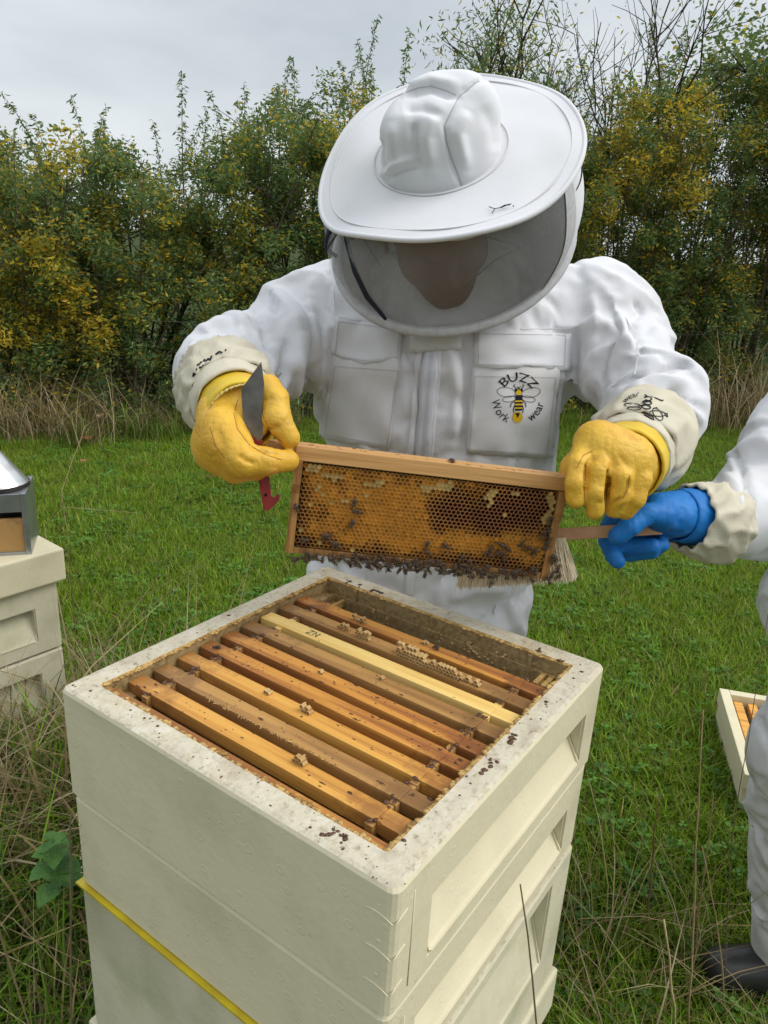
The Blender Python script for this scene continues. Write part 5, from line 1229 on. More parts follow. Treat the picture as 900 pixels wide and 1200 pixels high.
GB3 = glove(P2,
    [([at(778, 604, 1.075), at(758, 602, 1.062), at(738, 617, 1.055), at(724, 628, 1.060)], [.020, .0150, .0140, .0135], .008),     # thumb over the handle
     ([at(768, 600, 1.11), at(742, 600, 1.10), at(720, 610, 1.115), at(714, 618, 1.125)], [.022, .0155, .0140, .0125], .008),         # index behind the handle
     ([at(714, 618, 1.125), at(711, 634, 1.12), at(719, 651, 1.105), at(724, 658, 1.10)], [.0130, .0125, .0120, .0110], .006),
     ([at(776, 612, 1.12), at(750, 622, 1.125), at(735, 640, 1.115), at(765, 640, 1.09)], [.020, .0145, .0130, .0120], .008),
     ([at(778, 614, 1.13), at(755, 630, 1.135), at(738, 648, 1.125), at(764, 646, 1.10)], [.019, .0140, .0125, .0115], .008),
     ([at(782, 614, 1.13), at(770, 632, 1.13), at(768, 642, 1.12), at(776, 638, 1.10)], [.018, .013, .0120, .011], .006)],
    None, None, .0026, 4.0, at(760, 612, 1.1)-.13, at(760, 612, 1.1)+.13, M_blue,
    bulk=[(at(806, 602, 1.13), at(774, 602, 1.10), .038, .030, .02, None, 1), (at(790, 606, 1.10), at(772, 600, 1.085), .026, .022, .015, None, 1)],
    creases=[([(788, 580), (798, 600), (794, 622)], -.003, 5), ([(735, 604), (760, 600)], .001, 3)])
ringcuff('glove_cuff', at(818, 606, 1.14), at(794, 604, 1.118), .0425, .038, M_blue, GB3, .0012, 3.3, L=8)
ringcuff('gauntlet', at(846, 614, 1.165), at(806, 606, 1.13), .060, .049, M_canvas, GB3, .008, 5.0, flare=.004, freq=6)
head_and_hat(P2, at(1095, 250, 1.36), np.array([-.30, -.05, .95])/np.linalg.norm([-.30, -.05, .95]), np.array([0, -1.0, 0]), up2+np.array([-.09, 0, .24]), np.array([0, -.17, 0.]), np.array([-.16, 0, -.03]), 4.2, False, up2+np.array([-.01, 0, .18]))
# ================================================================ neighbouring hive on the left
NA = HA+math.radians(-4)
n1 = np.array([math.cos(NA), math.sin(NA), 0]); n2 = np.array([-math.sin(NA), math.cos(NA), 0])
ROOFZ = .66
cR = at(75, 643, 2.02); 
def top_corner(u, v, z): return ground_at(u, v, z)
cR = top_corner(75, 643, ROOFZ)                    # right far corner of the roof
nO = cR-n1*.54; nO[2] = 0                          # ground point below the near corner (n2 runs to the left)
def nloc(z): return (nO[0], nO[1], z)
nb1 = hive_box('hive_box', .36, .565, (0.07, 0.43, .50, .40, .03), 'cream hive box directly under the flat roof of the left hive', root_loc=tuple(nO+n1*.02+n2*.02+np.array([0, 0, .36])), root_rot=NA, matc=M_cream_low, group='boxes of the hive at the left edge')
nb2 = hive_box('hive_box', .10, .356, (0.07, 0.43, .30, .17, .03), 'lower cream hive box of the left hive, half hidden by dry grass', root_loc=tuple(nO+n1*.02+n2*.02+np.array([0, 0, .10])), root_rot=NA, matc=M_cream_low, group='boxes of the hive at the left edge')
nr_ = thing('hive_roof', 'flat cream hive roof under the metal smoker at the left edge', 'hive roof', nloc(.568), rot=(0, 0, NA))
b = MB(); b.box((.27, .27, .047), (.54, .54, .092), bev=.005); b.build('lid', M_cream, nr_, local=True)
b = MB(); b.box((.27, .27, -.004), (.506, .506, .008)); b.build('lid_lip', M_cream_low, nr_, local=True)
ns_ = thing('hive_stand', 'low wooden stand in the grass carrying the left hive', 'hive stand', nloc(0), rot=(0, 0, NA))
b = MB()
for x in (.08, .46):
    for y in (.08, .46): b.box((x, y, .03), (.06, .06, .06))
b.box((.27, .08, .078), (.48, .06, .036)); b.box((.27, .46, .078), (.48, .06, .036)); b.build('timber', wood('stand_timber', (.3, .25, .17), (.2, .16, .1), (.12, .1, .07)), ns_, local=True)
# metal smoker box standing on that roof
M_galv = mat('galvanised_sheet', (.42, .44, .45), .35, .5, dark=(.30, .31, .32), scale=14, metal=.85, bump=.1, bscale=30)
M_tan = mat('tan_board', (.42, .24, .085), .6, .3, dark=(.16, .085, .035), scale=9, lo=.5, hi=.66)
sc_ = ground_at(38, 650, ROOFZ); sm = thing('smoker', 'metal smoker with tan front panel and shiny sloping lid on the left hive roof', 'smoker', tuple(sc_), rot=(0, 0, math.radians(18)))
# local: x to the left (-), front faces the camera
b = MB(); Wd, Dp, Hh = .20, .16, .172
for (c, s) in (((-.008, .08, Hh/2), (.014, Dp, Hh)), ((-Wd+.008, .08, Hh/2), (.014, Dp, Hh)), ((-Wd/2, .08, .005), (Wd-.03, Dp, .010)), ((-Wd/2, .08, Hh-.026), (Wd-.0305, Dp-.002, .050)), ((-Wd/2, Dp-.004, Hh/2), (Wd-.03, .006, Hh-.07))): b.box(c, s, bev=.0015)
b.build('frame', M_galv, sm, local=True)
b = MB(); b.box((-Wd/2, .012, .055), (Wd-.032, .012, .092), bev=.001); b.build('front_panel', M_tan, sm, local=True)
b = MB(); R_ = []
for z, r in ((Hh+.0005, .100), (Hh+.010, .100)): R_.append((z, r))
def ringpts(cx, cy, r, z, n=28): return [(cx+r*math.cos(2*math.pi*k/n), cy+r*.8*math.sin(2*math.pi*k/n), z) for k in range(n)]
b.prism(ringpts(-Wd/2, .08, .102, Hh+.0005), (0, 0, .010)); b.build('rim', mat('sooty_rim', (.05, .045, .04), .5, .4, metal=.5), sm, local=True)
V_ = ringpts(-Wd/2, .08, .098, Hh+.0105)+ringpts(-Wd/2-.055, .08, .030, Hh+.180); F_ = [(k, (k+1) % 28, 28+(k+1) % 28, 28+k) for k in range(28)]+[tuple(range(28, 56))]
mesh_np('lid', np.array(V_), F_, mat('bright_tin', (.72, .72, .72), .25, .5, dark=(.45, .43, .40), scale=14, lo=.5, hi=.7, metal=.8), sm, local=True)
b = MB(); b.box((-Wd/2, .21, .085), (.13, .10, .15), bev=.02); b.build('bellows', mat('brown_leather', (.10, .055, .03), .6), sm, local=True)

# ---------------------------------------------------------------- upturned box on the lawn at the right
def lawn_box():
    a0 = ground_at(843, 806, .16); a1 = ground_at(876, 918, .16); d = a0-a1; d[2] = 0; L = np.linalg.norm(d); ang = math.atan2(d[1], d[0])
    Ln = .46
    o = a0-d/L*Ln; o[2] = 0
    rt = thing('hive_box', 'empty shallow cream hive box lying on the lawn behind the right leg', 'hive box', tuple(o+np.array([0, 0, .005])), rot=(0, 0, ang))
    # local x runs away from the camera along the left side; the box extends to -y (right)
    b = MB(); t = .03; Wd = .46; Hh = .155
    for k, (z0, z1, off) in enumerate(((.0, .05, .012), (.0505, .105, .006), (.1055, Hh, .0))):
        for (c, s) in (((Ln/2, -t/2-off/2, (z0+z1)/2), (Ln-2*off, t-off, z1-z0)), ((Ln/2, -Wd+t/2+off/2, (z0+z1)/2), (Ln-2*off, t-off, z1-z0)), ((t/2+off/2, -Wd/2, (z0+z1)/2), (t-off, Wd-2*t-.001, z1-z0)), ((Ln-t/2-off/2, -Wd/2, (z0+z1)/2), (t-off, Wd-2*t-.001, z1-z0))): b.box(c, s, bev=.003)
    b.build('shell', M_cream, rt, local=True)
    b = MB(); 
    for k in range(9): b.box((Ln/2, -t-.026-.0435*k, Hh-.03), (Ln-2*t-.006, .026, .018), bev=.001)
    b.build('slat', M_bar[0], rt, local=True)
    b = MB(); b.box((Ln/2, -Wd/2, .03), (Ln-2*t-.002, Wd-2*t-.002, .01)); b.build('floor_board', M_inner, rt, local=True)
lawn_box()

# ================================================================ ground, lawn
M_soil = mat('lawn_soil', (0.045, 0.055, 0.018), 0.95, 0.1, dark=(0.055, 0.040, 0.020), scale=1.2, lo=.45, hi=.65, bump=.6, bscale=14, bump_d=.03, extra=[((.03, .075, .012), 0.5, .4, .6, .7)])
gx = np.concatenate([np.linspace(-300, -8, 14), np.linspace(-7.5, 8.5, 90), np.linspace(9, 300, 14)]); gy = np.concatenate([np.linspace(-200, -2.5, 10), np.linspace(-2, 9, 70), np.linspace(9.6, 500, 16)])
GX, GY = np.meshgrid(gx, gy); 
def ground_z(x, y): P = np.stack([np.asarray(x)*1.1, np.asarray(y)*1.1, np.zeros_like(np.asarray(x))], -1); return .018*noise(P.reshape(-1, 3)).reshape(np.asarray(x).shape)-.012
GZ = ground_z(GX, GY); V_ = np.stack([GX, GY, GZ], -1).reshape(-1, 3); ni, nj = GX.shape; idx = np.arange(ni*nj).reshape(ni, nj)
F_ = np.stack([idx[:-1, :-1], idx[:-1, 1:], idx[1:, 1:], idx[1:, :-1]], -1).reshape(-1, 4)
g = mesh_np('ground', V_, F_, M_soil); tag(g, 'grassy ground of the apiary', kind='structure')
HID = bpy.data.collections.new('instanced_sources')       # never linked to the scene: only instanced
def src(name, V_, F_, C_, m):
    me = bpy.data.meshes.new(name); me.from_pydata([tuple(v) for v in V_], [], [tuple(f) for f in F_]); me.update(); me.materials.append(m); smooth(me)
    vcol(me, 'Col', np.array(C_)); return bpy.data.objects.new(name, me)
M_grass = attr_mat('grass_blade', rough=.5, spec=.3, trans=.35, rand=.28)
def tuft(r, nb, hmin, hmax, w, cols, spread, seed, bend=.6, dead=.0):
    q = random.Random(seed); V_, F_, C_ = [], [], []
    for k in range(nb):
        a = q.uniform(0, 6.283); d = r*math.sqrt(q.random()); x, y = d*math.cos(a), d*math.sin(a); h = q.uniform(hmin, hmax); la = q.uniform(0, 6.283); lean = q.uniform(.1, 1)*spread; bw = w*q.uniform(.6, 1.2)
        c = np.array(q.choice(cols))*q.uniform(.7, 1.25)
        if q.random() < dead: c = np.array((.34, .25, .11))*q.uniform(.6, 1.2)
        s = np.array((-math.sin(la), math.cos(la), 0))*bw; dr = np.array((math.cos(la), math.sin(la), 0)); b0 = len(V_); n = 3
        for j in range(n):
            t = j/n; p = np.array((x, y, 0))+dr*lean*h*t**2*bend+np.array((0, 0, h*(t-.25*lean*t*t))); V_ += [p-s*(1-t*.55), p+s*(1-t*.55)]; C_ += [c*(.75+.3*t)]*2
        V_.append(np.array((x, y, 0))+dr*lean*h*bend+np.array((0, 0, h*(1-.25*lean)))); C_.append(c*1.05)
        for j in range(n-1): F_.append((b0+2*j, b0+2*j+1, b0+2*j+3, b0+2*j+2))
        F_.append((b0+2*n-2, b0+2*n-1, b0+2*n))
    return V_, F_, C_
GC = [(.155, .29, .011), (.19, .325, .014), (.235, .355, .018), (.115, .22, .011), (.29, .33, .045)]
def clover(seed, n, r=.06):
    q = random.Random(seed); V_, F_, C_ = [], [], []
    for k in range(n):
        a = q.uniform(0, 6.283); d = r*math.sqrt(q.random()); c0 = np.array((d*math.cos(a), d*math.sin(a), q.uniform(.02, .055))); s = q.uniform(.007, .013); c = np.array(q.choice([(.08, .19, .03), (.10, .22, .035), (.065, .15, .025)]))*q.uniform(.8, 1.2); t0 = q.uniform(0, 6.28)
        for j in range(3):
            w = t0+j*2.094; dr = np.array((math.cos(w), math.sin(w), q.uniform(-.1, .35))); sd = np.array((-math.sin(w), math.cos(w), 0)); b0 = len(V_)
            V_ += [c0, c0+dr*s*.7-sd*s*.62, c0+dr*s*1.35-sd*s*.35, c0+dr*s*1.2, c0+dr*s*1.35+sd*s*.35, c0+dr*s*.7+sd*s*.62]; C_ += [c*.9]+[c]*5; F_.append(tuple(range(b0, b0+6)))
    return V_, F_, C_
LAWN = bpy.data.collections.new('lawn_tufts'); LONG = bpy.data.collections.new('long_tufts'); DRY = bpy.data.collections.new('dry_tufts')
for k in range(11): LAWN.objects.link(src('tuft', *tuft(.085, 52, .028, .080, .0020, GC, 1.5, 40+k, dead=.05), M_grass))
for k in range(1): LAWN.objects.link(src('tuft', *clover(60+k, 17), M_grass))
for k in range(4): LONG.objects.link(src('tuft', *tuft(.10, 34, .12, .34, .0036, GC[:2]+[(.07, .15, .016), (.13, .16, .03)], 1.1, 70+k, 1.0, dead=.16), M_grass))
DC = [(.46, .36, .19), (.38, .28, .14), (.54, .45, .27), (.30, .21, .10)]
SPARSE = bpy.data.collections.new('sparse_tufts')
for k in range(4): SPARSE.objects.link(src('tuft', *tuft(.16, 9, .15, .60, .0028, DC, 1.5, 90+k, 1.0), M_grass))
for k in range(4): DRY.objects.link(src('tuft', *tuft(.18, 46, .18, .75, .0036, DC, 1.7, 80+k, 1.1, dead=.1), M_grass))
def scatter(name, pts, scl, coll, label, seed=1):
    """instances of the tufts of a collection on the given points"""
    me = bpy.data.meshes.new(name); me.from_pydata([tuple(p) for p in pts], [], []); me.update()
    r = np.random.default_rng(seed); a = me.attributes.new('rot', 'FLOAT_VECTOR', 'POINT'); v = np.zeros((len(pts), 3), np.float32); v[:, 2] = r.uniform(0, 6.283, len(pts)); v[:, :2] = r.normal(0, .09, (len(pts), 2)); a.data.foreach_set('vector', v.ravel())
    a = me.attributes.new('scl', 'FLOAT', 'POINT'); a.data.foreach_set('value', np.asarray(scl, np.float32))
    o = bpy.data.objects.new(name, me); COL.objects.link(o); ng = bpy.data.node_groups.new(name, 'GeometryNodeTree')
    ng.interface.new_socket('Geometry', in_out='INPUT', socket_type='NodeSocketGeometry'); ng.interface.new_socket('Geometry', in_out='OUTPUT', socket_type='NodeSocketGeometry')
    N_ = ng.nodes; gi = N_.new('NodeGroupInput'); go = N_.new('NodeGroupOutput'); ip = N_.new('GeometryNodeInstanceOnPoints'); ci = N_.new('GeometryNodeCollectionInfo'); ci.inputs['Collection'].default_value = coll; ci.inputs['Separate Children'].default_value = True; ci.inputs['Reset Children'].default_value = True
    ra = N_.new('GeometryNodeInputNamedAttribute'); ra.data_type = 'FLOAT_VECTOR'; ra.inputs['Name'].default_value = 'rot'; sa = N_.new('GeometryNodeInputNamedAttribute'); sa.data_type = 'FLOAT'; sa.inputs['Name'].default_value = 'scl'
    L = ng.links.new; L(gi.outputs[0], ip.inputs['Points']); L(ci.outputs[0], ip.inputs['Instance']); ip.inputs['Pick Instance'].default_value = True; L(ra.outputs[0], ip.inputs['Rotation']); L(sa.outputs[0], ip.inputs['Scale']); L(ip.outputs[0], go.inputs[0])
    md = o.modifiers.new('scatter', 'NODES'); md.node_group = ng; tag(o, label, None, None, 'stuff'); return o
r = np.random.default_rng(12)
def in_view(P, m=120, top=0):
    u, v, z = px(P); return (z > .3) & (u > -m) & (u < 900+m) & (v > 300) & (v < 1200+m*1.5)
# hedge foot line in plan
def hedge_y(x): return 4.78+.33*(x+2.8)
N_ = 82000; P = np.stack([r.uniform(-7.5, 6.5, N_), r.uniform(-.4, 7.4, N_), np.zeros(N_)], 1)
dist = np.hypot(P[:, 0]-CAM[0], P[:, 1]-CAM[1]); keep = in_view(P, 750) & (P[:, 1] < hedge_y(P[:, 0])+.5) & (r.random(N_) < np.clip(1.25-.10*dist, .45, 1))
P = P[keep]; P[:, 2] = ground_z(P[:, 0], P[:, 1]); nz_ = noise(np.stack([P[:, 0]*1.3, P[:, 1]*1.3, P[:, 1]*0+3], 1))
def clear_of(P, c, ang, sx, sy):
    d = P[:, :2]-np.array(c)[:2]; x = d@[math.cos(ang), math.sin(ang)]; y = d@[-math.sin(ang), math.cos(ang)]; return ~((x > -.01) & (x < sx+.01) & (y > -.01) & (y < sy+.01))
P = P[clear_of(P, (0, 0), HA, .5, .5) & clear_of(P, nO, NA, .54, .54)]; nz_ = noise(np.stack([P[:, 0]*1.3, P[:, 1]*1.3, P[:, 1]*0+3], 1))
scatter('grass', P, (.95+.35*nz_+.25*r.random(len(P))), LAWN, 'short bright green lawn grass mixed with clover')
# long grass round the hives and at the hedge foot
pts, sc2 = [], []
def patch_pts(n, cx, cy, rx, ry, s0, s1):
    for k in range(n):
        a = r.uniform(0, 6.283); q = math.sqrt(r.random()); pts.append((cx+rx*q*math.cos(a), cy+ry*q*math.sin(a), 0)); sc2.append(r.uniform(s0, s1))
patch_pts(170, -.78, .55, .38, .50, .7, 1.3); patch_pts(110, -.95, 1.0, .30, .35, .8, 1.3); patch_pts(60, -.62, 1.35, .16, .35, .6, 1.1); patch_pts(150, -.55, .15, .25, .40, .6, 1.2)
patch_pts(70, .52, .25, .20, .22, .5, .9); patch_pts(60, .80, .25, .30, .25, .4, .8)
for k in range(300): x = r.uniform(-5, 6); pts.append((x, hedge_y(x)+r.uniform(-.15, .55), 0)); sc2.append(r.uniform(.4, 1.0))
P = np.array(pts); m_ = clear_of(P, (0, 0), HA, .5, .5) & clear_of(P, nO, NA, .54, .54); P = P[m_]; scatter('long_grass', P, np.array(sc2)[m_], LONG, 'long rough grass growing round the hives and along the hedge', 2)
pts, sc2 = [], []
for k in range(20): x = r.uniform(-4.2, -2.4); pts.append((x, hedge_y(x)+r.uniform(0, .5), 0)); sc2.append(r.uniform(.45, 1.1))
for k in range(14): x = r.uniform(-1.9, -.8); pts.append((x, hedge_y(x)+r.uniform(.15, .5), 0)); sc2.append(r.uniform(.4, .8))
for k in range(8): x = r.uniform(2.3, 4.4); pts.append((x, hedge_y(x)+r.uniform(-.1, .5), 0)); sc2.append(r.uniform(.8, 1.7))
patch_pts(14, -.62, 1.15, .10, .25, .5, .9); patch_pts(12, -.95, .85, .15, .25, .5, .9); patch_pts(8, -.6, .2, .12, .2, .3, .6)
P = np.array(pts); m_ = clear_of(P, (0, 0), HA, .5, .5) & clear_of(P, nO, NA, .54, .54); P = P[m_]; scatter('dry_grass', P, np.array(sc2)[m_], DRY, 'dead straw coloured grass along the hedge foot and beside the hives', 3)
pts, sc2 = [], []
for k in range(105): x = r.choice([-4.2, -3.6, -2.95, -2.6, -2.1])+r.normal(0, .2); pts.append((x, hedge_y(x)+r.uniform(-.25, .5), 0)); sc2.append(r.uniform(.6, 1.5))
for k in range(45): x = r.choice([2.4, 3.0, 3.5, 4.1])+r.normal(0, .18); pts.append((x, hedge_y(x)+r.uniform(-.2, .5), 0)); sc2.append(r.uniform(.7, 1.7))
patch_pts(16, -.92, .95, .14, .28, .9, 1.5)
for (u_, v_, n_, rr_) in ((720, 1170, 6, .12), (790, 1150, 5, .16), (870, 1200, 4, .12), (690, 1080, 3, .10), (40, 1130, 5, .14), (30, 850, 9, .14), (110, 800, 6, .10)): q_ = ground_at(u_, v_); patch_pts(n_, q_[0], q_[1], rr_, rr_, .3, .75)
P = np.array(pts); m_ = clear_of(P, (0, 0), HA, .5, .5) & clear_of(P, nO, NA, .54, .54); scatter('straw', P[m_], np.array(sc2)[m_], SPARSE, 'scattered bent straw in the rough grass close to the hives', 4)
# single dry stalks near the camera
M_straw = mat('dry_stalk', (.36, .27, .14), .7, .2, dark=(.24, .16, .08), scale=60); M_dark_stalk = mat('dark_dead_stalk', (.12, .09, .055), .7, .2, dark=(.2, .15, .08), scale=60)
GS = 'dry stalks standing in the grass near the open hive'
def stalk(label, p, rad, m, head=None, group=GS):
    p = [np.array(q, float) for q in p]; t = thing('dry_stalk', label, 'dry stalk', tuple(p[0]), group); P_ = []
    for i in range(len(p)-1):
        for k in range(4): P_.append(p[i]*(1-k/4)+p[i+1]*(k/4)+np.array([random.gauss(0, .0012), random.gauss(0, .0012), 0]))
    P_.append(p[-1]); b = MB(); b.tube(P_, [rad*(1-.55*i/len(P_)) for i in range(len(P_))], 5); b.build('stem', m, t, sm=True)
    if head:
        b = MB(); q = random.Random(len(label))
        for k in range(head): c = p[-1]*(1-k/head*.22)+p[-2]*(k/head*.22); d = np.array([q.gauss(0, 1), q.gauss(0, 1), 1.0]); b.tube([c, c+d/np.linalg.norm(d)*.012], [.0016, .0004], 4)
        b.build('seed_head', m, t)
    return t
def st(u0, v0, u1, v1, d1, bend=0, mid=None):
    """from the ground at (u0, v0) to the tip seen at (u1, v1), d1 metres ahead"""
    a = ground_at(u0, v0); c = at(u1, v1, d1); q = (a+c)/2+CR*bend; return [a, q, c]
stalk('tallest straight dry stalk in front of the lawn right of the open hive', st(806, 1225, 824, 832, 1.32), .0024, M_straw)
stalk('long thin dark stalk crossing in front of the white trouser leg', st(848, 1180, 900, 720, 1.25, -.02), .0012, M_dark_stalk)
stalk('stout reddish broken stalk with bare top on the lawn right of the hive', st(757, 1090, 772, 933, 1.52), .0028, mat('reddish_stalk', (.20, .10, .05), .7, dark=(.3, .2, .1), scale=40))
stalk('slim pale stalk leaning along the right side of the open hive', st(734, 1075, 703, 880, 1.45), .0013, M_straw)
stalk('pale stalk with cut top leaning left, beside the tallest stalk', st(812, 1140, 836, 930, 1.45), .0022, M_straw)
stalk('bent pale stalk falling away to the right before the boot', st(850, 1195, 823, 993, 1.40, .01), .0020, M_straw)
stalk('thick pale cut straw stub at the bottom right of the picture', st(796, 1230, 778, 1078, 1.30), .0032, mat('pale_straw', (.52, .42, .24), .65, dark=(.4, .3, .16), scale=50))
stalk('dark dead stem standing against the right face of the open hive', [hw(.46, -.05, 0), hw(.36, -.045, .40), hw(.262, -.012, .78)], .0020, M_dark_stalk)
stalk('short broken twig before the mossy lowest hive box', [hw(.30, -.16, .18), hw(.22, -.12, .45), hw(.19, -.10, .52), hw(.165, -.10, .63)], .0022, M_dark_stalk)
stalk('dark seed stalk lying up the left face of the open hive', [hw(-.10, .50, .10), hw(-.05, .48, .42), hw(-.028, .475, .66), hw(-.012, .48, .80)], .0020, M_dark_stalk, 0)
stalk('long arching grass stalk with feathery head before the lawn at left', [ground_at(92, 800), at(80, 640, 1.95), at(72, 575, 1.9), at(100, 500, 1.95), at(118, 488, 1.95)], .0016, M_straw, 16)
stalk('grass stalk lying nearly flat across the lawn beside the metal smoker', [ground_at(30, 650, .1), at(70, 594, 2.1), at(160, 601, 2.2)], .0014, M_straw)
stalk('slanting pale straw leaning across the trouser leg and boot', st(790, 1130, 905, 1040, 1.35), .0013, M_straw)
stalk('thin straw leaning right across the lower lawn', st(706, 960, 800, 1045, 1.5), .0012, M_straw)
# fallen leaves
M_leafd = mat('fallen_leaf', (.26, .12, .045), .8, .2, dark=(.15, .07, .03), scale=40, rand=.3)
def leafshape(mb, c, d, n_, s, curl=.3):
    d = np.array(d)/np.linalg.norm(d); w = np.cross(n_, d); w /= np.linalg.norm(w); rows = []
    for t, k in ((0, .04), (.2, .33), (.45, .46), (.75, .28), (1, .02)):
        z = curl*s*(t-.5)**2; rows.append([c+d*s*t+w*s*k+np.array(n_)*(z+.14*s*k), c+d*s*t+np.array(n_)*z, c+d*s*t-w*s*k+np.array(n_)*(z+.14*s*k)])
    V_ = sum(rows, []); F_ = []
    for j in range(4):
        for i in range(2): F_.append((j*3+i, j*3+i+1, j*3+i+4, j*3+i+3))
    mb.add(V_, F_)
for (u, v, s, wl_) in ((108, 513, .10, 'largest brown fallen leaf at the hedge foot, above the metal smoker'), (93, 540, .06, 'leftmost small brown fallen leaf on the lawn near the hedge'), (240, 560, .07, 'brown fallen leaf lying just below the left yellow glove'), (172, 545, .05, 'small brown fallen leaf midway between hedge foot and left glove'), (186, 535, .05, 'small brown fallen leaf closest to the hedge left of the left glove')):
    p = ground_at(u, v, .06); b = MB(); leafshape(b, p, (random.gauss(0, 1), random.gauss(0, 1), 0), np.array([random.gauss(0, .2), random.gauss(0, .2), 1.0]), s, .8)
    tag(b.build('fallen_leaf', M_leafd, None, sm=True), wl_, 'leaf', 'fallen leaves scattered on the lawn')
# nettle beside the open hive
nt_ = ground_at(62, 1075); nt2 = thing('nettle_plant', 'broad leaved green nettle growing left of the open hive', 'plant', tuple(nt_))
top = at(62, 985, 1.12); b = MB(); b.tube([nt_, (nt_+top)/2+np.array([.01, 0, 0]), top], [.003, .0025, .002], 6); b.build('stem', mat('green_stem', (.08, .16, .04), .6), nt2)
M_nettle = mat('nettle_leaf', (.085, .20, .03), .55, .3, dark=(.05, .13, .025), scale=40, bump=.5, bscale=120)
for j, (k, z, s) in enumerate([(k, z, s) for z, s in ((.0, .022), (-.016, .032), (-.04, .040), (-.075, .042)) for k in range(4 if z > -.05 else 3)]):
    w = 1.6*k+j*.7; d = np.array([math.cos(w), math.sin(w), -.15+.3*(z == 0)]); b = MB(); leafshape(b, top+np.array([0, 0, z]), d, np.array([0, 0, 1.0]), s, -.5); b.build('leaf', M_nettle, nt2, sm=True)

# ================================================================ hedge
M_leaf = attr_mat('hedge_leaf', rough=.5, spec=.35, trans=.5)
M_bark = mat('hedge_bark', (.10, .08, .055), .9, .1, dark=(.06, .045, .03), scale=20)
M_bark2 = mat('dark_bark', (.055, .045, .038), .9, .1, dark=(.09, .075, .06), scale=14)
GREEN = np.array([(.14, .225, .06), (.185, .27, .08), (.105, .185, .062), (.215, .28, .09), (.14, .215, .09)]); YEL = np.array([(.66, .49, .035), (.76, .55, .045), (.56, .45, .06), (.60, .36, .035), (.44, .41, .06)]); OLV = np.array([(.19, .25, .05), (.25, .29, .055), (.14, .20, .05)])
def leaves(P, size, yel, rg, droop=.3, narrow=.36):
    """two-triangle folded leaves at points P; yel: share of yellow, per point"""
    n = len(P); d = rg.normal(size=(n, 3)); d[:, 2] = d[:, 2]*.6-droop; d /= np.linalg.norm(d, axis=1)[:, None]; w = np.cross(d, rg.normal(size=(n, 3))); w /= np.linalg.norm(w, axis=1)[:, None]; nn_ = np.cross(d, w)
    s = size*rg.uniform(.55, 1.25, n)[:, None]; V_ = np.stack([P, P+d*s*.5+w*s*narrow*.5+nn_*s*.09, P+d*s, P+d*s*.5-w*s*narrow*.5+nn_*s*.09], 1).reshape(-1, 3)
    b0 = 4*np.arange(n)[:, None]; F_ = np.concatenate([b0+[0, 1, 2], b0+[0, 2, 3]])
    t = rg.random(n); c = GREEN[rg.integers(0, len(GREEN), n)]; y = YEL[rg.integers(0, len(YEL), n)]; ov = OLV[rg.integers(0, len(OLV), n)]
    c = np.where((t < yel)[:, None], y, np.where((t < yel*1.9+.06)[:, None], ov, c))*rg.uniform(.7, 1.25, n)[:, None]
    return V_, F_, np.repeat(c, 4, axis=0)
LABS = {}
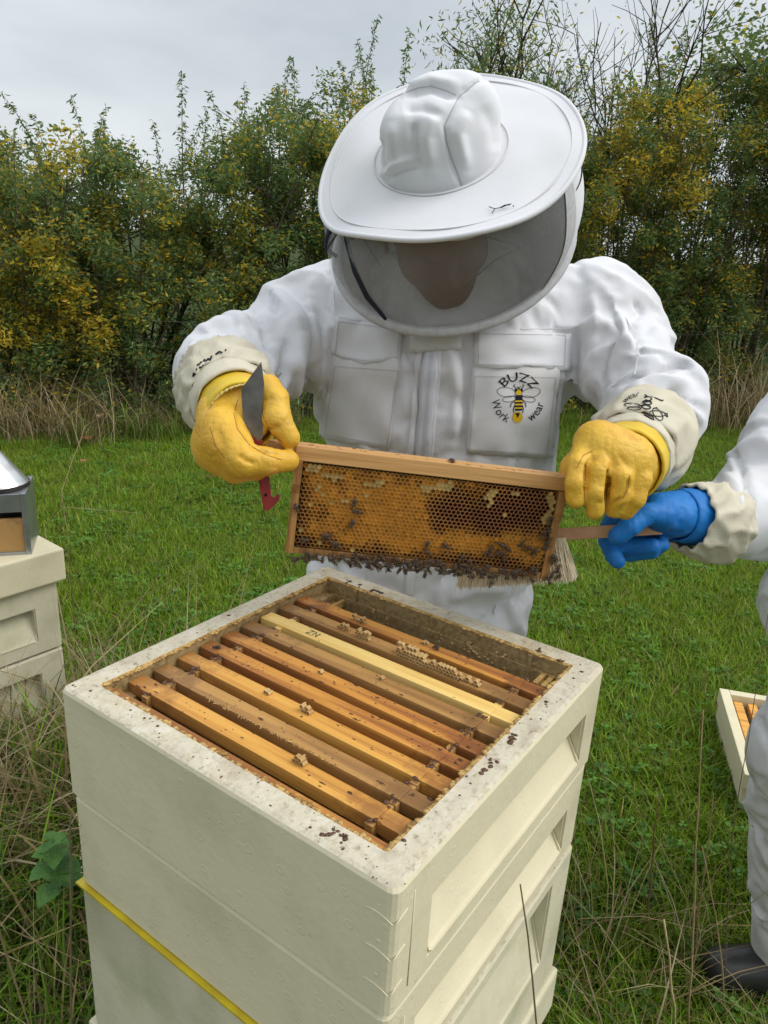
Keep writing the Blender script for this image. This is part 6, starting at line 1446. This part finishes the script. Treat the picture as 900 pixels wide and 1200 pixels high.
def shrub(x, y, H, wd, n, yel, seed, label, cat='shrub', group='leafy shrubs forming the hedge', name='shrub', size=.048, shoots=3, dens=1.0):
    rg = np.random.default_rng(seed); t = thing(name, label, cat, (x, y, 0), group)
    # stems fanning from the foot
    b = MB(); tips = []; ns = 11
    for k in range(ns):
        a = rg.uniform(0, 6.283); q = wd*.62*math.sqrt(rg.random()); h = H*rg.uniform(.62, .98); p0 = np.array([rg.normal(0, .06), rg.normal(0, .06), 0]); p3 = np.array([q*math.cos(a), q*math.sin(a)*.7, h]); pts_ = [p0+(p3-p0)*u_+np.array([math.sin(u_*5+k)*.03, math.cos(u_*4+k)*.03, .12*h*math.sin(math.pi*u_)*.3]) for u_ in np.linspace(0, 1, 7)]
        b.tube(pts_, [.016*(1-.8*u_) for u_ in np.linspace(0, 1, 7)], 5, cap=False); tips.append(pts_)
        for j in range(5):
            i = rg.integers(2, 7); c = pts_[min(i, 6)]; e = c+np.array([rg.normal(0, .22), rg.normal(0, .16), rg.uniform(.02, .3)]); b.tube([c, (c+e)/2+[0, 0, .03], e], [.006, .004, .0015], 4, cap=False); tips.append([c, (c+e)/2, e])
    b.build('trunk', M_bark, t, sm=True, local=True)
    # crown: clumps of leaves hung on the twigs and filling an uneven outline
    m = 130; cz = rg.random(m)**.98*H*.96+.04; prof = np.interp(cz/H, [0, .12, .35, .7, .88, 1], [.95, 1.0, 1.0, .85, .55, .16]); a = rg.uniform(0, 6.283, m); q = np.sqrt(rg.random(m)); C_ = np.stack([wd*.62*prof*q*np.cos(a), wd*.5*prof*q*np.sin(a), cz], 1)
    tp_ = np.array([p for s_ in tips for p in s_[1:]]); pick = tp_[rg.integers(0, len(tp_), m//2)]; C_[:m//2] = pick+rg.normal(0, .06, (m//2, 3))
    cs = rg.uniform(.07, .17, m); wt_ = cs**2; wt_ /= wt_.sum(); ci = rg.choice(m, n, p=wt_); off = rg.normal(size=(n, 3)); off /= np.linalg.norm(off, axis=1)[:, None]; P = C_[ci]+off*(cs[ci]*rg.random(n)**.45)[:, None]*[1, 1, 1.15]
    P[:, 2] = np.maximum(P[:, 2], .03); cy = np.clip(yel*(.15+1.9*rg.random(m)**1.6)*(1+.9*noise(np.stack([(C_[:, 0]+x)*1.4, C_[:, 1]*0+y, C_[:, 2]*1.6], 1))), 0, 1)*np.where(C_[:, 2] < H*.35, .45, 1.0)
    V_, F_, K_ = leaves(P, size, cy[ci], rg); o = mesh_np('foliage', V_, F_, M_leaf, t, sm=False, local=True); vcol(o.data, 'Col', K_)
    # upright young shoots
    for k in range(shoots):
        hx = rg.uniform(-.5, .5)*wd; hy = rg.uniform(-.3, .3)*wd; z0 = H*rg.uniform(.72, .86); z1 = H*rg.uniform(1.04, 1.19); lean = rg.normal(0, .10, 2); b = MB(); sp = [np.array([hx+lean[0]*u_*u_*1.3, hy+lean[1]*u_, z0+(z1-z0)*u_]) for u_ in np.linspace(0, 1, 7)]; b.tube(sp, [.006*(1-.85*u_) for u_ in np.linspace(0, 1, 7)], 4, cap=False); so_ = b.build('shoot', M_bark, t, sm=True, local=True)
        nl = int(130*(z1-z0)/.6); u_ = rg.random(nl)**.9; sp = np.array(sp); P = np.stack([np.interp(u_*6, range(7), sp[:, i]) for i in range(3)], 1); P += rg.normal(0, 1, (nl, 3))*[.032, .032, .012]*(1.15-u_)[:, None]
        V_, F_, K_ = leaves(P, size*.95, np.full(nl, yel*.25), rg, .5, .30); lo_ = mesh_np('shoot_leaves', V_, F_, M_leaf, so_, sm=False, local=True); vcol(lo_.data, 'Col', K_)
    return t
# top of the hedge in the photograph, per column
TOPU = [-200, 0, 60, 130, 200, 260, 330, 400, 470, 560, 640, 700, 780, 840, 900, 1050]; TOPV = [185, 175, 172, 168, 160, 150, 135, 120, 110, 110, 105, 105, 85, 60, 40, 20]
def H_at(x, y):
    P = np.array([[x, y, 1.5]]); u, v, z = px(P); tv = np.interp(u[0], TOPU, TOPV); q = at(u[0], tv, z[0]); d = (q-CAM); k = (y-CAM[1])/d[1]; return CAM[2]+d[2]*k
xs = [-6.3, -5.45, -4.6, -3.75, -2.95, -2.2, -1.4, -.6, .3, 1.2, 2.0, 2.75, 3.5, 4.3, 5.2]
ords = ['first', 'second', 'third', 'fourth', 'fifth', 'sixth', 'seventh', 'eighth', 'ninth', 'tenth', 'eleventh', 'twelfth', 'thirteenth', 'fourteenth', 'fifteenth']
yels = [.2, .25, .26, .34, .42, .26, .15, .19, .22, .28, .44, .42, .40, .36, .32]
cold = ['plain green', 'grey green', 'dull green', 'green and yellow', 'bright yellow flecked', 'mostly green', 'dark green', 'olive green', 'green', 'green', 'golden leaved', 'yellow flecked', 'green and gold', 'yellow green', 'green']
for i, x in enumerate(xs):
    y = hedge_y(x)+.75; shrub(x, y, H_at(x, y)*random.uniform(.95, 1.0), 1.25, 24000, yels[i], 100+i, cold[i]+' hedge shrub, '+ords[i]+' from the left in the front row', shoots=5 if i < 10 else 2)
for i, x in enumerate([-6.0, -5.1, -4.2, -3.2, -2.3, -1.1, 0, 1.0, 2.4, 3.3, 4.2, 5.3]):
    y = hedge_y(x)+1.65; shrub(x, y, H_at(x, y)*random.uniform(.96, 1.03), 1.6, 21000, .14+.1*random.random(), 200+i, 'back row hedge shrub showing over the front row, '+ords[i]+' from the left', group='taller shrubs behind the hedge front', shoots=4 if i < 8 else 2)
# trees beyond
def tree(name, label, x, y, H, spread, seed, leaf_n, size, yel, bark, lv=4, fork=.35, r0=.07, lean=(0, 0), narrow=.36, droop=.3, tip_spread=.16):
    rg = np.random.default_rng(seed); t = thing(name, label, 'tree', (x, y, 0), 'trees standing behind the hedge'); b = MB(); tips = []
    def grow(p, d, L, r, lvl):
        pts_ = [p]; n = 5
        for k in range(n): d = d+rg.normal(0, .09, 3)+np.array([0, 0, .03]); d /= np.linalg.norm(d); pts_.append(pts_[-1]+d*L/n)
        b.tube(pts_, [r*(1-.5*k/n) for k in range(n+1)], 6 if lvl < 2 else 4, cap=False)
        if lvl >= lv-1: tips.extend(pts_[1:])
        if lvl >= lv: return
        for k in range(rg.integers(3, 5)):
            i = rg.integers(2, n+1); nd = d+rg.normal(0, spread, 3)*[1, .8, .55]; nd /= np.linalg.norm(nd); grow(pts_[i], nd, L*rg.uniform(.55, .78), r*.55, lvl+1)
    grow(np.zeros(3), np.array([lean[0], lean[1], 1.0]), H*fork, r0, 0); b.build('trunk', bark, t, sm=True, local=True)
    if leaf_n:
        tp_ = np.array(tips); P = tp_[rg.integers(0, len(tp_), leaf_n)]+rg.normal(0, tip_spread, (leaf_n, 3)); V_, F_, K_ = leaves(P, size, np.full(leaf_n, yel), rg, droop, narrow); o = mesh_np('crown', V_, F_, M_leaf, t, sm=False, local=True); vcol(o.data, 'Col', K_)
    return t
tree('bare_tree', 'bare dark branched tree rising above the hedge right of the hat', 2.05, 8.3, 4.9, .52, 31, 260, .05, .5, M_bark2, 4, .40, .045, (.05, 0))
tree('bare_tree', 'thin almost bare tree with forked stem, left of the larger bare tree', 1.45, 8.6, 4.3, .45, 35, 500, .05, .3, M_bark2, 4, .40, .035, (-.10, 0))
tree('willow_tree', 'thin leaved willow with hanging leaves above the top of the hat', .62, 8.2, 4.3, .40, 32, 5200, .075, .12, M_bark, 4, .40, .06, (0, 0), .22, .9)
tree('broadleaf_tree', 'dense dark green tree filling the top right corner', 4.75, 8.6, 5.4, .62, 33, 26000, .075, .08, M_bark2, 4, .36, .12, (0, 0), .5, .3, .26)
tree('broadleaf_tree', 'green leafy young tree between the bare tree and the dark tree', 3.35, 8.9, 4.2, .50, 36, 6500, .06, .25, M_bark, 4, .38, .07)
# fence running through the hedge
fy = lambda x: hedge_y(x)+.62
fe = thing('fence', 'grey wooden rail and wire fence half buried in the hedge', 'fence', (0, fy(0), 0)); M_rail = mat('grey_weathered_rail', (.15, .135, .11), .9, .1, dark=(.08, .07, .055), scale=14, stretch=(1, 1, 8))
for x in (-4.8,):
    b = MB(); b.box((x, fy(x), .62), (.09, .09, 1.24), bev=.006); b.build('post', M_rail, fe)
d_ = np.array([1, .33, 0])/math.hypot(1, .33)
a_, c_ = np.array([-4.8, fy(-4.8)-.07, 1.2]), np.array([-2.62, fy(-2.62)-.07, 1.2]); b = MB(); b.box((a_+c_)/2, (np.linalg.norm(c_-a_), .035, .10), ax=np.array([d_, [-d_[1], d_[0], 0], [0, 0, 1]]), bev=.004); b.build('rail', M_rail, fe)
for z in (1.12, .80):
    b = MB(); b.tube([(x, fy(x)-.05, z+.02*math.sin(x*2)) for x in np.linspace(-4.8, 5.2, 30)], .0022, 4); b.build('wire', mat('fence_wire', (.25, .25, .24), .5, metal=.6), fe)
